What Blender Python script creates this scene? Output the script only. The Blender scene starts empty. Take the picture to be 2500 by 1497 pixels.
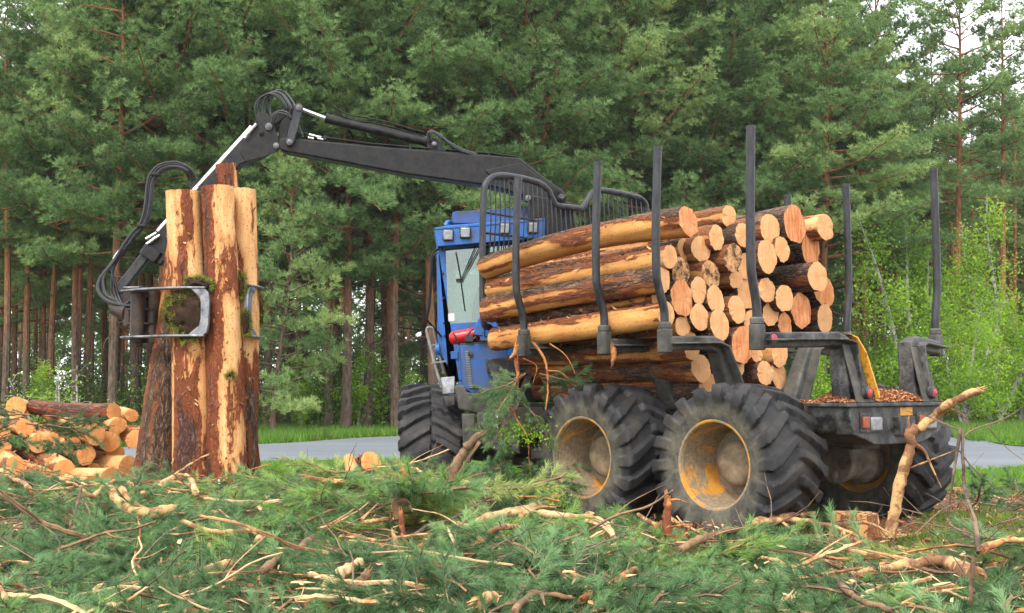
import bpy, math, random
import numpy as np
from mathutils import Vector, Matrix

# ------------------------------------------------------------------ camera, world, sun
scene = bpy.context.scene
col = scene.collection
PITCH = math.atan(201.5 / 3000.0)
cam_data = bpy.data.cameras.new("camera")
cam_data.sensor_width = 36.0
cam_data.lens = 36.0 * 3000.0 / 2500.0
cam_data.clip_end = 2000.0
cam = bpy.data.objects.new("camera", cam_data)
cam.location = (0, 0, 1.3)
cam.rotation_euler = (math.pi / 2 + PITCH, 0, 0)
col.objects.link(cam)
scene.camera = cam

SUN_EL, SUN_AZ = math.radians(52), math.radians(205)     # sun high, behind the camera and to the left
world = bpy.data.worlds.new("World")
scene.world = world
world.use_nodes = True
wt = world.node_tree
wt.nodes.clear()
w_out = wt.nodes.new("ShaderNodeOutputWorld")
w_sky = wt.nodes.new("ShaderNodeTexSky")
w_sky.sky_type = 'NISHITA'
w_sky.sun_disc = False
w_sky.sun_elevation = SUN_EL
w_sky.sun_rotation = SUN_AZ
w_bg = wt.nodes.new("ShaderNodeBackground")
w_bg.inputs['Strength'].default_value = 0.10
w_cl = wt.nodes.new("ShaderNodeBackground")               # the bright overcast veil
w_cl.inputs['Color'].default_value = (0.97, 0.985, 1.0, 1)
w_cl.inputs['Strength'].default_value = 1.35
w_mix = wt.nodes.new("ShaderNodeMixShader")
w_tc = wt.nodes.new("ShaderNodeTexCoord")
w_ns = wt.nodes.new("ShaderNodeTexNoise")
w_ns.inputs['Scale'].default_value = 3.0
w_ns.inputs['Detail'].default_value = 5.0
w_mr = wt.nodes.new("ShaderNodeMapRange")
w_mr.inputs['From Min'].default_value = 0.35
w_mr.inputs['From Max'].default_value = 0.6
w_mr.inputs['To Min'].default_value = 0.55
w_mr.inputs['To Max'].default_value = 0.95
wt.links.new(w_tc.outputs['Generated'], w_ns.inputs['Vector'])
wt.links.new(w_ns.outputs['Fac'], w_mr.inputs['Value'])
wt.links.new(w_mr.outputs['Result'], w_mix.inputs['Fac'])
wt.links.new(w_sky.outputs['Color'], w_bg.inputs['Color'])
wt.links.new(w_bg.outputs['Background'], w_mix.inputs[1])
wt.links.new(w_cl.outputs['Background'], w_mix.inputs[2])
wt.links.new(w_mix.outputs['Shader'], w_out.inputs['Surface'])

sun_d = bpy.data.lights.new("sun", 'SUN')
sun_d.energy = 1.4
sun_d.angle = math.radians(14)
sun_d.color = (1.0, 0.96, 0.88)
sun = bpy.data.objects.new("sun", sun_d)
sv = Vector((math.sin(SUN_AZ) * math.cos(SUN_EL), math.cos(SUN_AZ) * math.cos(SUN_EL), math.sin(SUN_EL)))
sun.rotation_euler = sv.to_track_quat('Z', 'Y').to_euler()
sun.location = sv * 50
col.objects.link(sun)
scene.view_settings.view_transform = 'Standard'
scene.view_settings.look = 'None'
scene.view_settings.gamma = 1.0
scene.view_settings.exposure = 1.15
scene.cycles.max_bounces = 6
scene.cycles.diffuse_bounces = 3
scene.cycles.glossy_bounces = 3
scene.cycles.transmission_bounces = 4
scene.cycles.transparent_max_bounces = 6
scene.cycles.use_adaptive_sampling = True
scene.cycles.adaptive_threshold = 0.02

# ------------------------------------------------------------------ measuring helpers
cp, sp = math.cos(PITCH), math.sin(PITCH)
def at(px, py, Y):
    """point at depth Y on the line of sight of photo pixel (px,py)"""
    x, v = (px - 1250) / 3000.0, (748.5 - py) / 3000.0
    dy, dz = cp - sp * v, sp + cp * v
    return Vector((x / dy * Y, Y, 1.3 + dz / dy * Y))
def on_ground(px, py, z=0.0):
    v = (748.5 - py) / 3000.0
    dy, dz = cp - sp * v, sp + cp * v
    Y = (z - 1.3) * dy / dz
    return Vector(((px - 1250) / 3000.0 / dy * Y, Y, z))
TH = math.radians(42)
F = Vector((-math.sin(TH), math.cos(TH), 0))        # forward of the loaded rear unit
L = Vector((-math.cos(TH), -math.sin(TH), 0))       # its left, the near side
C0 = Vector((2.278, 11.92, 0))
def V(f, l, z): return C0 + F * f + L * l + Vector((0, 0, z))
F2 = Vector((-0.07, 0.9975, 0)).normalized()
L2 = Vector((-F2.y, F2.x, 0))
C2 = Vector((0.12, 15.0, 0))
def U(f, l, z): return C2 + F2 * f + L2 * l + Vector((0, 0, z))
def at_f(px, py, f):
    """where the line of sight meets the rear unit's cross plane at f"""
    a = at(px, py, 1.0) - Vector((0, 0, 1.3)); o = Vector((0, 0, 1.3))
    t = (V(f, 0, 0) - o).dot(F) / a.dot(F)
    return o + a * t

# ------------------------------------------------------------------ mesh helpers
def tag(o, label=None, cat=None, group=None, kind=None):
    if label: o['label'] = label
    if cat: o['category'] = cat
    if group: o['group'] = group
    if kind: o['kind'] = kind
    return o
def thing(name, loc, label, cat, group=None, mat4=None):
    o = bpy.data.objects.new(name, None)
    o.empty_display_size = 0.2
    if mat4 is not None: o.matrix_world = mat4
    else: o.location = loc
    col.objects.link(o)
    return tag(o, label, cat, group)
def world_of(o):
    m = Matrix.LocRotScale(o.location, o.rotation_euler.to_quaternion() if o.rotation_mode != 'QUATERNION' else o.rotation_quaternion, o.scale)
    return world_of(o.parent) @ m if o.parent else m
def vnoise(P, seed=0):
    P = np.asarray(P, float); i = np.floor(P).astype(np.int64); f = P - i
    f = f * f * (3 - 2 * f); out = 0.0
    for dx in (0, 1):
        for dy in (0, 1):
            for dz in (0, 1):
                h = (i[:, 0] + dx) * 374761393 + (i[:, 1] + dy) * 668265263 + (i[:, 2] + dz) * 2147483647 + seed * 974634777
                h = (h ^ (h >> 13)) * 1274126177; h = (h ^ (h >> 16)) & 0xffffff
                w = (f[:, 0] if dx else 1 - f[:, 0]) * (f[:, 1] if dy else 1 - f[:, 1]) * (f[:, 2] if dz else 1 - f[:, 2])
                out = out + w * (h / float(0xffffff))
    return out
def frame_for(d, up=Vector((0, 0, 1))):
    d = Vector(d).normalized()
    if abs(d.dot(up)) > 0.95: up = Vector((1, 0, 0))
    s = d.cross(up).normalized()
    return s, s.cross(d).normalized()

class MB:
    def __init__(s): s.v = []; s.f = []
    def add(s, vs, fs):
        n = len(s.v); s.v += [Vector(v) for v in vs]; s.f += [[i + n for i in f] for f in fs]; return s
    def box(s, c, sx, sy, sz, ax=None):
        ax = ax or (Vector((1, 0, 0)), Vector((0, 1, 0)), Vector((0, 0, 1))); c = Vector(c)
        vs = [c + ax[0] * sx * i + ax[1] * sy * j + ax[2] * sz * k for i in (-.5, .5) for j in (-.5, .5) for k in (-.5, .5)]
        return s.add(vs, [(0, 1, 3, 2), (4, 6, 7, 5), (0, 4, 5, 1), (2, 3, 7, 6), (0, 2, 6, 4), (1, 5, 7, 3)])
    def prism(s, poly, off):
        n = len(poly); off = Vector(off)
        a = [Vector(p) for p in poly]; b = [p + off for p in a]
        return s.add(a + b, [list(range(n))[::-1], list(range(n, 2 * n))] + [(i, (i + 1) % n, (i + 1) % n + n, i + n) for i in range(n)])
    def sweep(s, pts, prof, up=Vector((0, 0, 1)), scales=None, caps=True):
        pts = [Vector(p) for p in pts]; m = len(pts); k = len(prof); vs = []
        for i, p in enumerate(pts):
            d0 = (pts[i] - pts[i - 1]).normalized() if i else None
            d1 = (pts[i + 1] - pts[i]).normalized() if i < m - 1 else None
            d = (d0 + d1).normalized() if d0 and d1 else (d0 or d1)
            a, b = frame_for(d, up)
            mit = 1.0 / max(.5, d.dot(d1 or d0))
            sc = scales[i] if scales else 1.0
            vs += [p + a * (q[0] * sc) + b * (q[1] * sc * mit) for q in prof]
        fs = [(i * k + j, i * k + (j + 1) % k, (i + 1) * k + (j + 1) % k, (i + 1) * k + j) for i in range(m - 1) for j in range(k)]
        if caps: fs += [list(range(k))[::-1], [(m - 1) * k + j for j in range(k)]]
        return s.add(vs, fs)
    def tube(s, pts, r, n=10, caps=True):
        pts = [Vector(p) for p in pts]; m = len(pts)
        rr = r if isinstance(r, (list, tuple)) else [r] * m
        vs = []; prev = None
        for i, p in enumerate(pts):
            d = (pts[min(i + 1, m - 1)] - pts[max(i - 1, 0)]).normalized()
            if prev is None: a, b = frame_for(d)
            else:
                a = prev - d * prev.dot(d)
                a = a.normalized() if a.length > 1e-5 else frame_for(d)[0]
                b = a.cross(d).normalized()
            prev = a
            vs += [p + (a * math.cos(t) + b * math.sin(t)) * rr[i] for t in [2 * math.pi * j / n for j in range(n)]]
        fs = [(i * n + j, i * n + (j + 1) % n, (i + 1) * n + (j + 1) % n, (i + 1) * n + j) for i in range(m - 1) for j in range(n)]
        if caps: fs += [list(range(n))[::-1], [(m - 1) * n + j for j in range(n)]]
        return s.add(vs, fs)
    def lathe(s, prof, c, axis, n=32, closed=False):
        c = Vector(c); axis = Vector(axis).normalized(); a, b = frame_for(axis); m = len(prof)
        vs = [c + axis * h + (a * math.cos(2 * math.pi * j / n) + b * math.sin(2 * math.pi * j / n)) * r for r, h in prof for j in range(n)]
        fs = [(i * n + j, i * n + (j + 1) % n, ((i + 1) % m) * n + (j + 1) % n, ((i + 1) % m) * n + j) for i in range(m if closed else m - 1) for j in range(n)]
        if not closed:
            if prof[0][0] > 1e-4: fs.append(list(range(n))[::-1])
            if prof[-1][0] > 1e-4: fs.append([(m - 1) * n + j for j in range(n)])
        return s.add(vs, fs)
    def build(s, name, mat, parent=None, bevel=0, smooth=35, local=False, **tags):
        me = bpy.data.meshes.new(name)
        if parent is not None and not local:
            inv = world_of(parent).inverted(); vs = [inv @ v for v in s.v]; loc = None
        elif parent is None and not local:
            lo = [min(v[i] for v in s.v) for i in range(3)]; hi = [max(v[i] for v in s.v) for i in range(3)]
            loc = Vector(((lo[0] + hi[0]) / 2, (lo[1] + hi[1]) / 2, lo[2])); vs = [v - loc for v in s.v]
        else: vs = s.v; loc = None
        me.from_pydata([tuple(v) for v in vs], [], s.f)
        me.update()
        import bmesh
        bm = bmesh.new(); bm.from_mesh(me); bmesh.ops.recalc_face_normals(bm, faces=bm.faces); bm.to_mesh(me); bm.free()
        if smooth:
            me.polygons.foreach_set('use_smooth', [True] * len(me.polygons))
            me.set_sharp_from_angle(angle=math.radians(smooth))
        me.materials.append(mat)
        o = bpy.data.objects.new(name, me); col.objects.link(o)
        if parent is not None: o.parent = parent
        if loc is not None: o.location = loc
        if bevel:
            b = o.modifiers.new('bevel', 'BEVEL'); b.width = bevel; b.segments = 2; b.limit_method = 'ANGLE'; b.angle_limit = math.radians(40)
        return tag(o, **tags)
def rect(w, h, c=0.0):
    w, h = w / 2, h / 2
    if not c: return [(-w, -h), (w, -h), (w, h), (-w, h)]
    return [(-w + c, -h), (w - c, -h), (w, -h + c), (w, h - c), (w - c, h), (-w + c, h), (-w, h - c), (-w, -h + c)]
def poly_mesh(name, Vt, k, tint=None, mats=()):
    """mesh of separate k-gons from a flat vertex array; tint is one value per face"""
    Vt = np.ascontiguousarray(Vt.reshape(-1, 3), dtype=np.float32); n = len(Vt) // k
    me = bpy.data.meshes.new(name)
    me.vertices.add(len(Vt)); me.vertices.foreach_set('co', Vt.ravel())
    me.loops.add(len(Vt)); me.loops.foreach_set('vertex_index', np.arange(len(Vt), dtype=np.int32))
    me.polygons.add(n); me.polygons.foreach_set('loop_start', np.arange(0, n * k, k, dtype=np.int32))
    if tint is not None:
        a = me.attributes.new('tint', 'FLOAT', 'FACE'); a.data.foreach_set('value', np.ascontiguousarray(tint, dtype=np.float32))
    me.update(calc_edges=True)
    for m in mats: me.materials.append(m)
    return me
def link(name, me, parent=None, loc=None, **tags):
    o = bpy.data.objects.new(name, me); col.objects.link(o)
    if parent is not None: o.parent = parent
    if loc is not None: o.location = loc
    return tag(o, **tags)
def smooth_path(pts, n=6):
    pts = [Vector(p) for p in pts]; out = []
    P = [pts[0] * 2 - pts[1]] + pts + [pts[-1] * 2 - pts[-2]]
    for i in range(1, len(P) - 2):
        for j in range(n):
            t = j / n
            out.append(0.5 * ((2 * P[i]) + (P[i + 1] - P[i - 1]) * t + (2 * P[i - 1] - 5 * P[i] + 4 * P[i + 1] - P[i + 2]) * t * t + (3 * P[i] - P[i - 1] - 3 * P[i + 1] + P[i + 2]) * t ** 3))
    return out + [pts[-1]]

# ------------------------------------------------------------------ materials
def new_mat(name):
    m = bpy.data.materials.new(name); m.use_nodes = True
    nt = m.node_tree; b = nt.nodes['Principled BSDF']
    return m, nt, b
def ramp(nt, fac, stops, interp='LINEAR'):
    r = nt.nodes.new('ShaderNodeValToRGB'); r.color_ramp.interpolation = interp
    e = r.color_ramp.elements
    while len(e) < len(stops): e.new(0.5)
    for el, (p, c) in zip(e, stops):
        el.position = p; el.color = (*c, 1) if len(c) == 3 else c
    nt.links.new(fac, r.inputs['Fac']); return r.outputs['Color']
def noise(nt, vec, scale, detail=4, rough=0.55, dist=0.0, stretch=None):
    if stretch:
        mp = nt.nodes.new('ShaderNodeMapping'); mp.inputs['Scale'].default_value = stretch
        nt.links.new(vec, mp.inputs['Vector']); vec = mp.outputs['Vector']
    n = nt.nodes.new('ShaderNodeTexNoise'); n.inputs['Scale'].default_value = scale
    n.inputs['Detail'].default_value = detail; n.inputs['Roughness'].default_value = rough; n.inputs['Distortion'].default_value = dist
    nt.links.new(vec, n.inputs['Vector']); return n.outputs['Fac']
def mixc(nt, fac, a, b):
    m = nt.nodes.new('ShaderNodeMix'); m.data_type = 'RGBA'
    if isinstance(fac, (int, float)): m.inputs[0].default_value = fac
    else: nt.links.new(fac, m.inputs[0])
    for k, s in ((6, a), (7, b)):
        if isinstance(s, tuple): m.inputs[k].default_value = (*s, 1)
        else: nt.links.new(s, m.inputs[k])
    return m.outputs[2]
def mth(nt, op, a, b=None, clamp=False):
    m = nt.nodes.new('ShaderNodeMath'); m.operation = op; m.use_clamp = clamp
    for k, s in ((0, a), (1, b)):
        if s is None: continue
        if isinstance(s, (int, float)): m.inputs[k].default_value = s
        else: nt.links.new(s, m.inputs[k])
    return m.outputs[0]
def bump(nt, b, h, strength=0.5, dist=0.02):
    n = nt.nodes.new('ShaderNodeBump'); n.inputs['Strength'].default_value = strength; n.inputs['Distance'].default_value = dist
    nt.links.new(h, n.inputs['Height']); nt.links.new(n.outputs['Normal'], b.inputs['Normal'])
def objco(nt):
    t = nt.nodes.new('ShaderNodeTexCoord'); oi = nt.nodes.new('ShaderNodeObjectInfo')
    add = nt.nodes.new('ShaderNodeVectorMath'); add.operation = 'ADD'
    sc = nt.nodes.new('ShaderNodeVectorMath'); sc.operation = 'SCALE'; sc.inputs[0].default_value = (37.1, 17.7, 61.3)
    nt.links.new(oi.outputs['Random'], sc.inputs['Scale'])
    nt.links.new(t.outputs['Object'], add.inputs[0]); nt.links.new(sc.outputs[0], add.inputs[1])
    return add.outputs[0], t.outputs['Object'], oi.outputs['Random']
def surf(name, base, dirt=None, amount=0.5, scale=6, rough=0.5, metal=0.0, bmp=0.25, fine=40, spec=0.5, sharp=0.12, stretch=None):
    """painted or worn surface: base colour with patches of dirt or rust and fine relief"""
    m, nt, b = new_mat(name); co, raw, rnd = objco(nt)
    n1 = noise(nt, co, scale, 8, 0.68, 0.3, stretch); n2 = noise(nt, co, fine, 3, 0.6)
    dirt = dirt or tuple(c * 0.6 for c in base)
    f = mth(nt, 'ADD', mth(nt, 'MULTIPLY', n1, 0.8), mth(nt, 'MULTIPLY', n2, 0.2))
    c1 = ramp(nt, n2, [(0.25, tuple(c * 0.8 for c in base)), (0.75, tuple(min(1, c * 1.2) for c in base))])
    k = 0.5 + (0.5 - amount) * 0.35
    fac = ramp(nt, f, [(max(0, k - sharp), (0, 0, 0)), (min(1, k + sharp), (1, 1, 1))])
    nt.links.new(mixc(nt, fac, c1, dirt), b.inputs['Base Color'])
    rr = nt.nodes.new('ShaderNodeMapRange'); rr.inputs['To Min'].default_value = rough; rr.inputs['To Max'].default_value = min(1, rough + 0.35)
    nt.links.new(fac, rr.inputs['Value']); nt.links.new(rr.outputs['Result'], b.inputs['Roughness'])
    b.inputs['Metallic'].default_value = metal
    b.inputs['Specular IOR Level'].default_value = spec
    if bmp: bump(nt, b, f, bmp, 0.01)
    return m
def leaf_mat(name, stops, trans=0.3, rough=0.55, objvar=0.25):
    m, nt, b = new_mat(name)
    a = nt.nodes.new('ShaderNodeAttribute'); a.attribute_name = 'tint'
    oi = nt.nodes.new('ShaderNodeObjectInfo')
    f = mth(nt, 'ADD', a.outputs['Fac'], mth(nt, 'MULTIPLY', mth(nt, 'SUBTRACT', oi.outputs['Random'], 0.5), objvar), True)
    c = ramp(nt, f, stops)
    nt.links.new(c, b.inputs['Base Color']); b.inputs['Roughness'].default_value = rough
    b.inputs['Specular IOR Level'].default_value = 0.25
    t = nt.nodes.new('ShaderNodeBsdfTranslucent'); nt.links.new(c, t.inputs['Color'])
    mx = nt.nodes.new('ShaderNodeMixShader'); mx.inputs['Fac'].default_value = trans
    nt.links.new(b.outputs[0], mx.inputs[1]); nt.links.new(t.outputs[0], mx.inputs[2])
    nt.links.new(mx.outputs[0], nt.nodes['Material Output'].inputs['Surface'])
    return m

M = {}
M['needle'] = leaf_mat('pine_needles', [(0, (0.080, 0.140, 0.046)), (0.45, (0.175, 0.285, 0.098)), (0.75, (0.285, 0.415, 0.155)), (1, (0.39, 0.49, 0.17))], 0.4, objvar=0.45)
M['slash'] = leaf_mat('cut_pine_needles', [(0, (0.055, 0.110, 0.042)), (0.3, (0.125, 0.235, 0.090)), (0.55, (0.225, 0.370, 0.155)), (0.75, (0.26, 0.43, 0.08)), (0.92, (0.36, 0.44, 0.14)), (1, (0.36, 0.27, 0.10))], 0.3, 0.4)
M['birch_leaf'] = leaf_mat('young_birch_leaves', [(0, (0.14, 0.28, 0.02)), (0.5, (0.26, 0.44, 0.03)), (1, (0.44, 0.60, 0.07))], 0.5)
M['under_leaf'] = leaf_mat('undergrowth_leaves', [(0, (0.10, 0.075, 0.03)), (0.25, (0.055, 0.10, 0.02)), (0.6, (0.09, 0.20, 0.02)), (1, (0.22, 0.38, 0.04))], 0.4)
M['grass'] = leaf_mat('verge_grass', [(0, (0.20, 0.18, 0.07)), (0.3, (0.08, 0.17, 0.02)), (0.7, (0.14, 0.30, 0.03)), (1, (0.28, 0.42, 0.06))], 0.35)
M['chip'] = leaf_mat('bark_and_wood_chips', [(0, (0.13, 0.035, 0.018)), (0.4, (0.33, 0.10, 0.04)), (0.7, (0.58, 0.27, 0.11)), (1, (0.80, 0.55, 0.30))], 0.05, 0.8, 0.0)
M['blue'] = surf('blue_paint', (0.008, 0.135, 0.50), (0.07, 0.09, 0.13), 0.32, 6, 0.42, 0, 0.08)
M['bluedirty'] = surf('dirty_blue_paint', (0.008, 0.095, 0.36), (0.085, 0.08, 0.08), 0.48, 7, 0.45, 0, 0.1)
M['black'] = surf('black_crane_paint', (0.006, 0.0065, 0.008), (0.034, 0.030, 0.026), 0.34, 11, 0.38, 0, 0.06, spec=0.3)
M['stake'] = surf('worn_black_steel', (0.014, 0.015, 0.018), (0.06, 0.06, 0.065), 0.35, 14, 0.42, 0.15, 0.12, stretch=(1, 1, 0.35))
M['frame'] = surf('muddy_grey_steel', (0.105, 0.10, 0.085), (0.028, 0.025, 0.022), 0.48, 4, 0.6, 0.1, 0.3)
M['framedark'] = surf('scraped_black_steel', (0.012, 0.012, 0.013), (0.15, 0.145, 0.13), 0.34, 9, 0.5, 0.1, 0.3)
M['yellow'] = surf('chipped_yellow_paint', (0.66, 0.29, 0.02), (0.05, 0.04, 0.03), 0.42, 7, 0.45, 0, 0.2, sharp=0.04)
M['mud'] = surf('dried_mud', (0.30, 0.225, 0.145), (0.17, 0.12, 0.075), 0.5, 9, 0.95, 0, 1.0, 30, 0.1)
M['hubmetal'] = surf('mud_filmed_steel', (0.25, 0.215, 0.165), (0.09, 0.065, 0.045), 0.4, 5, 0.75, 0, 0.3)
M['chrome'] = surf('bright_rod_steel', (0.75, 0.76, 0.78), (0.4, 0.4, 0.42), 0.2, 6, 0.15, 0.9, 0.02)
M['steel'] = surf('polished_claw_steel', (0.30, 0.31, 0.33), (0.07, 0.065, 0.065), 0.42, 9, 0.3, 0.6, 0.2)
M['rusty'] = surf('oily_rusty_steel', (0.026, 0.021, 0.019), (0.10, 0.06, 0.04), 0.35, 12, 0.45, 0.3, 0.3)
M['hose'] = surf('hydraulic_hose_rubber', (0.018, 0.019, 0.022), (0.05, 0.05, 0.055), 0.3, 20, 0.42, 0, 0.1)
M['red'] = surf('red_paint', (0.55, 0.012, 0.018), (0.25, 0.02, 0.02), 0.3, 8, 0.3, 0, 0.05)
M['lens_red'] = surf('red_reflector', (0.50, 0.012, 0.03), (0.35, 0.05, 0.06), 0.3, 30, 0.3, 0, 0.1)
M['lens_orange'] = surf('orange_lens', (0.34, 0.07, 0.02), (0.16, 0.05, 0.03), 0.4, 30, 0.35, 0, 0.1)
M['lens_clear'] = surf('lamp_glass', (0.28, 0.30, 0.31), (0.14, 0.145, 0.15), 0.4, 25, 0.18, 0.2, 0.2)
M['ladder'] = surf('galvanised_steel', (0.34, 0.35, 0.33), (0.16, 0.15, 0.12), 0.4, 12, 0.5, 0.3, 0.1)
M['bucket'] = surf('dented_white_steel', (0.52, 0.55, 0.58), (0.16, 0.13, 0.10), 0.4, 9, 0.4, 0.1, 0.2)
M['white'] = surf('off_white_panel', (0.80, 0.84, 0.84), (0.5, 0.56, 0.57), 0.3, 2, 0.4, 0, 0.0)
M['seat'] = surf('dark_seat_cloth', (0.04, 0.045, 0.06), (0.09, 0.05, 0.07), 0.3, 5, 0.8, 0, 0.1)
M['cloth'] = surf('dirty_brown_tarp', (0.10, 0.085, 0.07), (0.05, 0.04, 0.035), 0.4, 5, 0.9, 0, 0.3)

def glass_mat():
    m, nt, b = new_mat('cab_window_glass')
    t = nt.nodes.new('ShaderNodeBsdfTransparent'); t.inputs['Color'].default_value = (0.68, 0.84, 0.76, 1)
    g = nt.nodes.new('ShaderNodeBsdfGlossy'); g.inputs['Roughness'].default_value = 0.04
    fr = nt.nodes.new('ShaderNodeFresnel'); fr.inputs['IOR'].default_value = 1.6
    mx = nt.nodes.new('ShaderNodeMixShader')
    nt.links.new(mth(nt, 'ADD', fr.outputs[0], 0.08), mx.inputs['Fac']); nt.links.new(t.outputs[0], mx.inputs[1]); nt.links.new(g.outputs[0], mx.inputs[2])
    nt.links.new(mx.outputs[0], nt.nodes['Material Output'].inputs['Surface']); return m
M['glass'] = glass_mat()

def rubber_mat():
    m, nt, b = new_mat('muddy_tyre_rubber'); co, raw, rnd = objco(nt)
    n1 = noise(nt, co, 3.0, 8, 0.7, 0.4); n2 = noise(nt, co, 28, 5, 0.65)
    c = ramp(nt, n1, [(0.30, (0.008, 0.008, 0.010)), (0.5, (0.018, 0.017, 0.018)), (0.62, (0.038, 0.032, 0.029)), (0.8, (0.08, 0.062, 0.048))])
    a = nt.nodes.new('ShaderNodeAttribute'); a.attribute_name = 'dust'
    tan = ramp(nt, noise(nt, co, 9, 8, 0.7), [(0.35, (0.03, 0.03, 0.028)), (0.65, (0.15, 0.13, 0.09))])
    c = mixc(nt, mth(nt, 'MULTIPLY', a.outputs['Fac'], ramp(nt, n1, [(0.3, (0.25, 0.25, 0.25)), (0.55, (1, 1, 1))])), c, tan)
    nt.links.new(c, b.inputs['Base Color']); b.inputs['Roughness'].default_value = 0.62; b.inputs['Specular IOR Level'].default_value = 0.4
    bump(nt, b, n2, 0.35, 0.01); return m
M['rubber'] = rubber_mat()

def rim_mat():
    m, nt, b = new_mat('muddy_yellow_rim'); co, raw, rnd = objco(nt)
    n1 = noise(nt, co, 3.2, 8, 0.65, 0.6); n2 = noise(nt, co, 30, 4, 0.6)
    mud = ramp(nt, n2, [(0.3, (0.17, 0.125, 0.08)), (0.7, (0.33, 0.25, 0.155))])
    yel = ramp(nt, n2, [(0.3, (0.46, 0.19, 0.02)), (0.7, (0.62, 0.29, 0.04))])
    f = ramp(nt, n1, [(0.51, (1, 1, 1)), (0.57, (0, 0, 0))])
    nt.links.new(mixc(nt, f, yel, mud), b.inputs['Base Color']); b.inputs['Roughness'].default_value = 0.7
    bump(nt, b, mth(nt, 'ADD', n1, n2), 0.3, 0.01); return m
M['rim'] = rim_mat()

def bark_mat(name, deep, mid, red, wood, wood2, e1=0.36):
    """log surface: attribute peel runs from crusty outer bark (0) over red inner bark to bare wood (1)"""
    m, nt, b = new_mat(name); co, raw, rnd = objco(nt)
    a = nt.nodes.new('ShaderNodeAttribute'); a.attribute_name = 'peel'
    big = noise(nt, co, 5, 5, 0.6, 0.3, (1, 1, 0.4)); fine = noise(nt, co, 26, 6, 0.7, 0.2, (1, 1, 0.3))
    rg1 = noise(nt, co, 11, 4, 0.6, 0.6, (1, 1, 0.28)); rg2_ = noise(nt, co, 24, 3, 0.6, 0.4, (1, 1, 0.45))
    ck = mth(nt, 'MULTIPLY', mth(nt, 'MULTIPLY', mth(nt, 'ABSOLUTE', mth(nt, 'SUBTRACT', rg1, 0.5)), 11.0, True), mth(nt, 'ADD', mth(nt, 'MULTIPLY', mth(nt, 'ABSOLUTE', mth(nt, 'SUBTRACT', rg2_, 0.5)), 9.0, True), 0.25), True)
    p = mth(nt, 'ADD', a.outputs['Fac'], mth(nt, 'MULTIPLY', mth(nt, 'SUBTRACT', fine, 0.5), 0.55))
    p = mth(nt, 'ADD', p, mth(nt, 'MULTIPLY', mth(nt, 'SUBTRACT', big, 0.5), 0.35))
    bk = mixc(nt, ck, deep, ramp(nt, fine, [(0.3, mid), (0.7, tuple(c * 1.9 for c in mid))]))
    rd = ramp(nt, big, [(0.3, tuple(c * 0.6 for c in red)), (0.7, red)])
    rd = mixc(nt, ck, tuple(c * 0.55 for c in red), rd)
    dash = noise(nt, co, 60, 2, 0.5, 0, (1, 1, 0.6))
    wd = ramp(nt, big, [(0.25, wood2), (0.6, wood), (0.8, tuple(min(1, c * 1.15) for c in wood))])
    fib = noise(nt, co, 38, 5, 0.7, 0.1, (1, 1, 0.06))
    wd = mixc(nt, mth(nt, 'MULTIPLY', ramp(nt, fib, [(0.42, (0, 0, 0)), (0.66, (1, 1, 1))]), 0.55), wd, wood2)
    wd = mixc(nt, ramp(nt, p, [(0.56, (1, 1, 1)), (0.72, (0, 0, 0))]), wd, tuple(0.5 * u + 0.5 * v for u, v in zip(wood2, red)))
    wd = mixc(nt, ramp(nt, dash, [(0.61, (0, 0, 0)), (0.67, (1, 1, 1))]), wd, (0.36, 0.15, 0.05))
    edge1 = ramp(nt, p, [(e1 - .05, (0, 0, 0)), (e1 + .05, (1, 1, 1))]); edge2 = ramp(nt, p, [(0.55, (0, 0, 0)), (0.575, (1, 1, 1))])
    nt.links.new(mixc(nt, edge2, mixc(nt, edge1, bk, rd), wd), b.inputs['Base Color'])
    b.inputs['Roughness'].default_value = 0.75; b.inputs['Specular IOR Level'].default_value = 0.25
    inv = mth(nt, 'SUBTRACT', 1.0, edge2)
    h = mth(nt, 'MULTIPLY', inv, mth(nt, 'ADD', mth(nt, 'MULTIPLY', ck, 1.0), mth(nt, 'ADD', fine, 0.5)))
    h = mth(nt, 'ADD', h, mth(nt, 'MULTIPLY', fine, 0.25))
    bump(nt, b, h, 0.8, 0.022); return m
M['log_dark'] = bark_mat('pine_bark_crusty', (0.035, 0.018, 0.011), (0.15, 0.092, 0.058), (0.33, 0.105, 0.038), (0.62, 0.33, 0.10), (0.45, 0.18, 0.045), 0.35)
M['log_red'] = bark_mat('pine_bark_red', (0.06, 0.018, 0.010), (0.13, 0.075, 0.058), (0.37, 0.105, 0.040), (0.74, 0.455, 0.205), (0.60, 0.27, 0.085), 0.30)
M['log_pale'] = bark_mat('pine_bark_pale', (0.05, 0.025, 0.016), (0.17, 0.115, 0.085), (0.40, 0.15, 0.055), (0.70, 0.40, 0.17), (0.56, 0.24, 0.07), 0.30)

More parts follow.
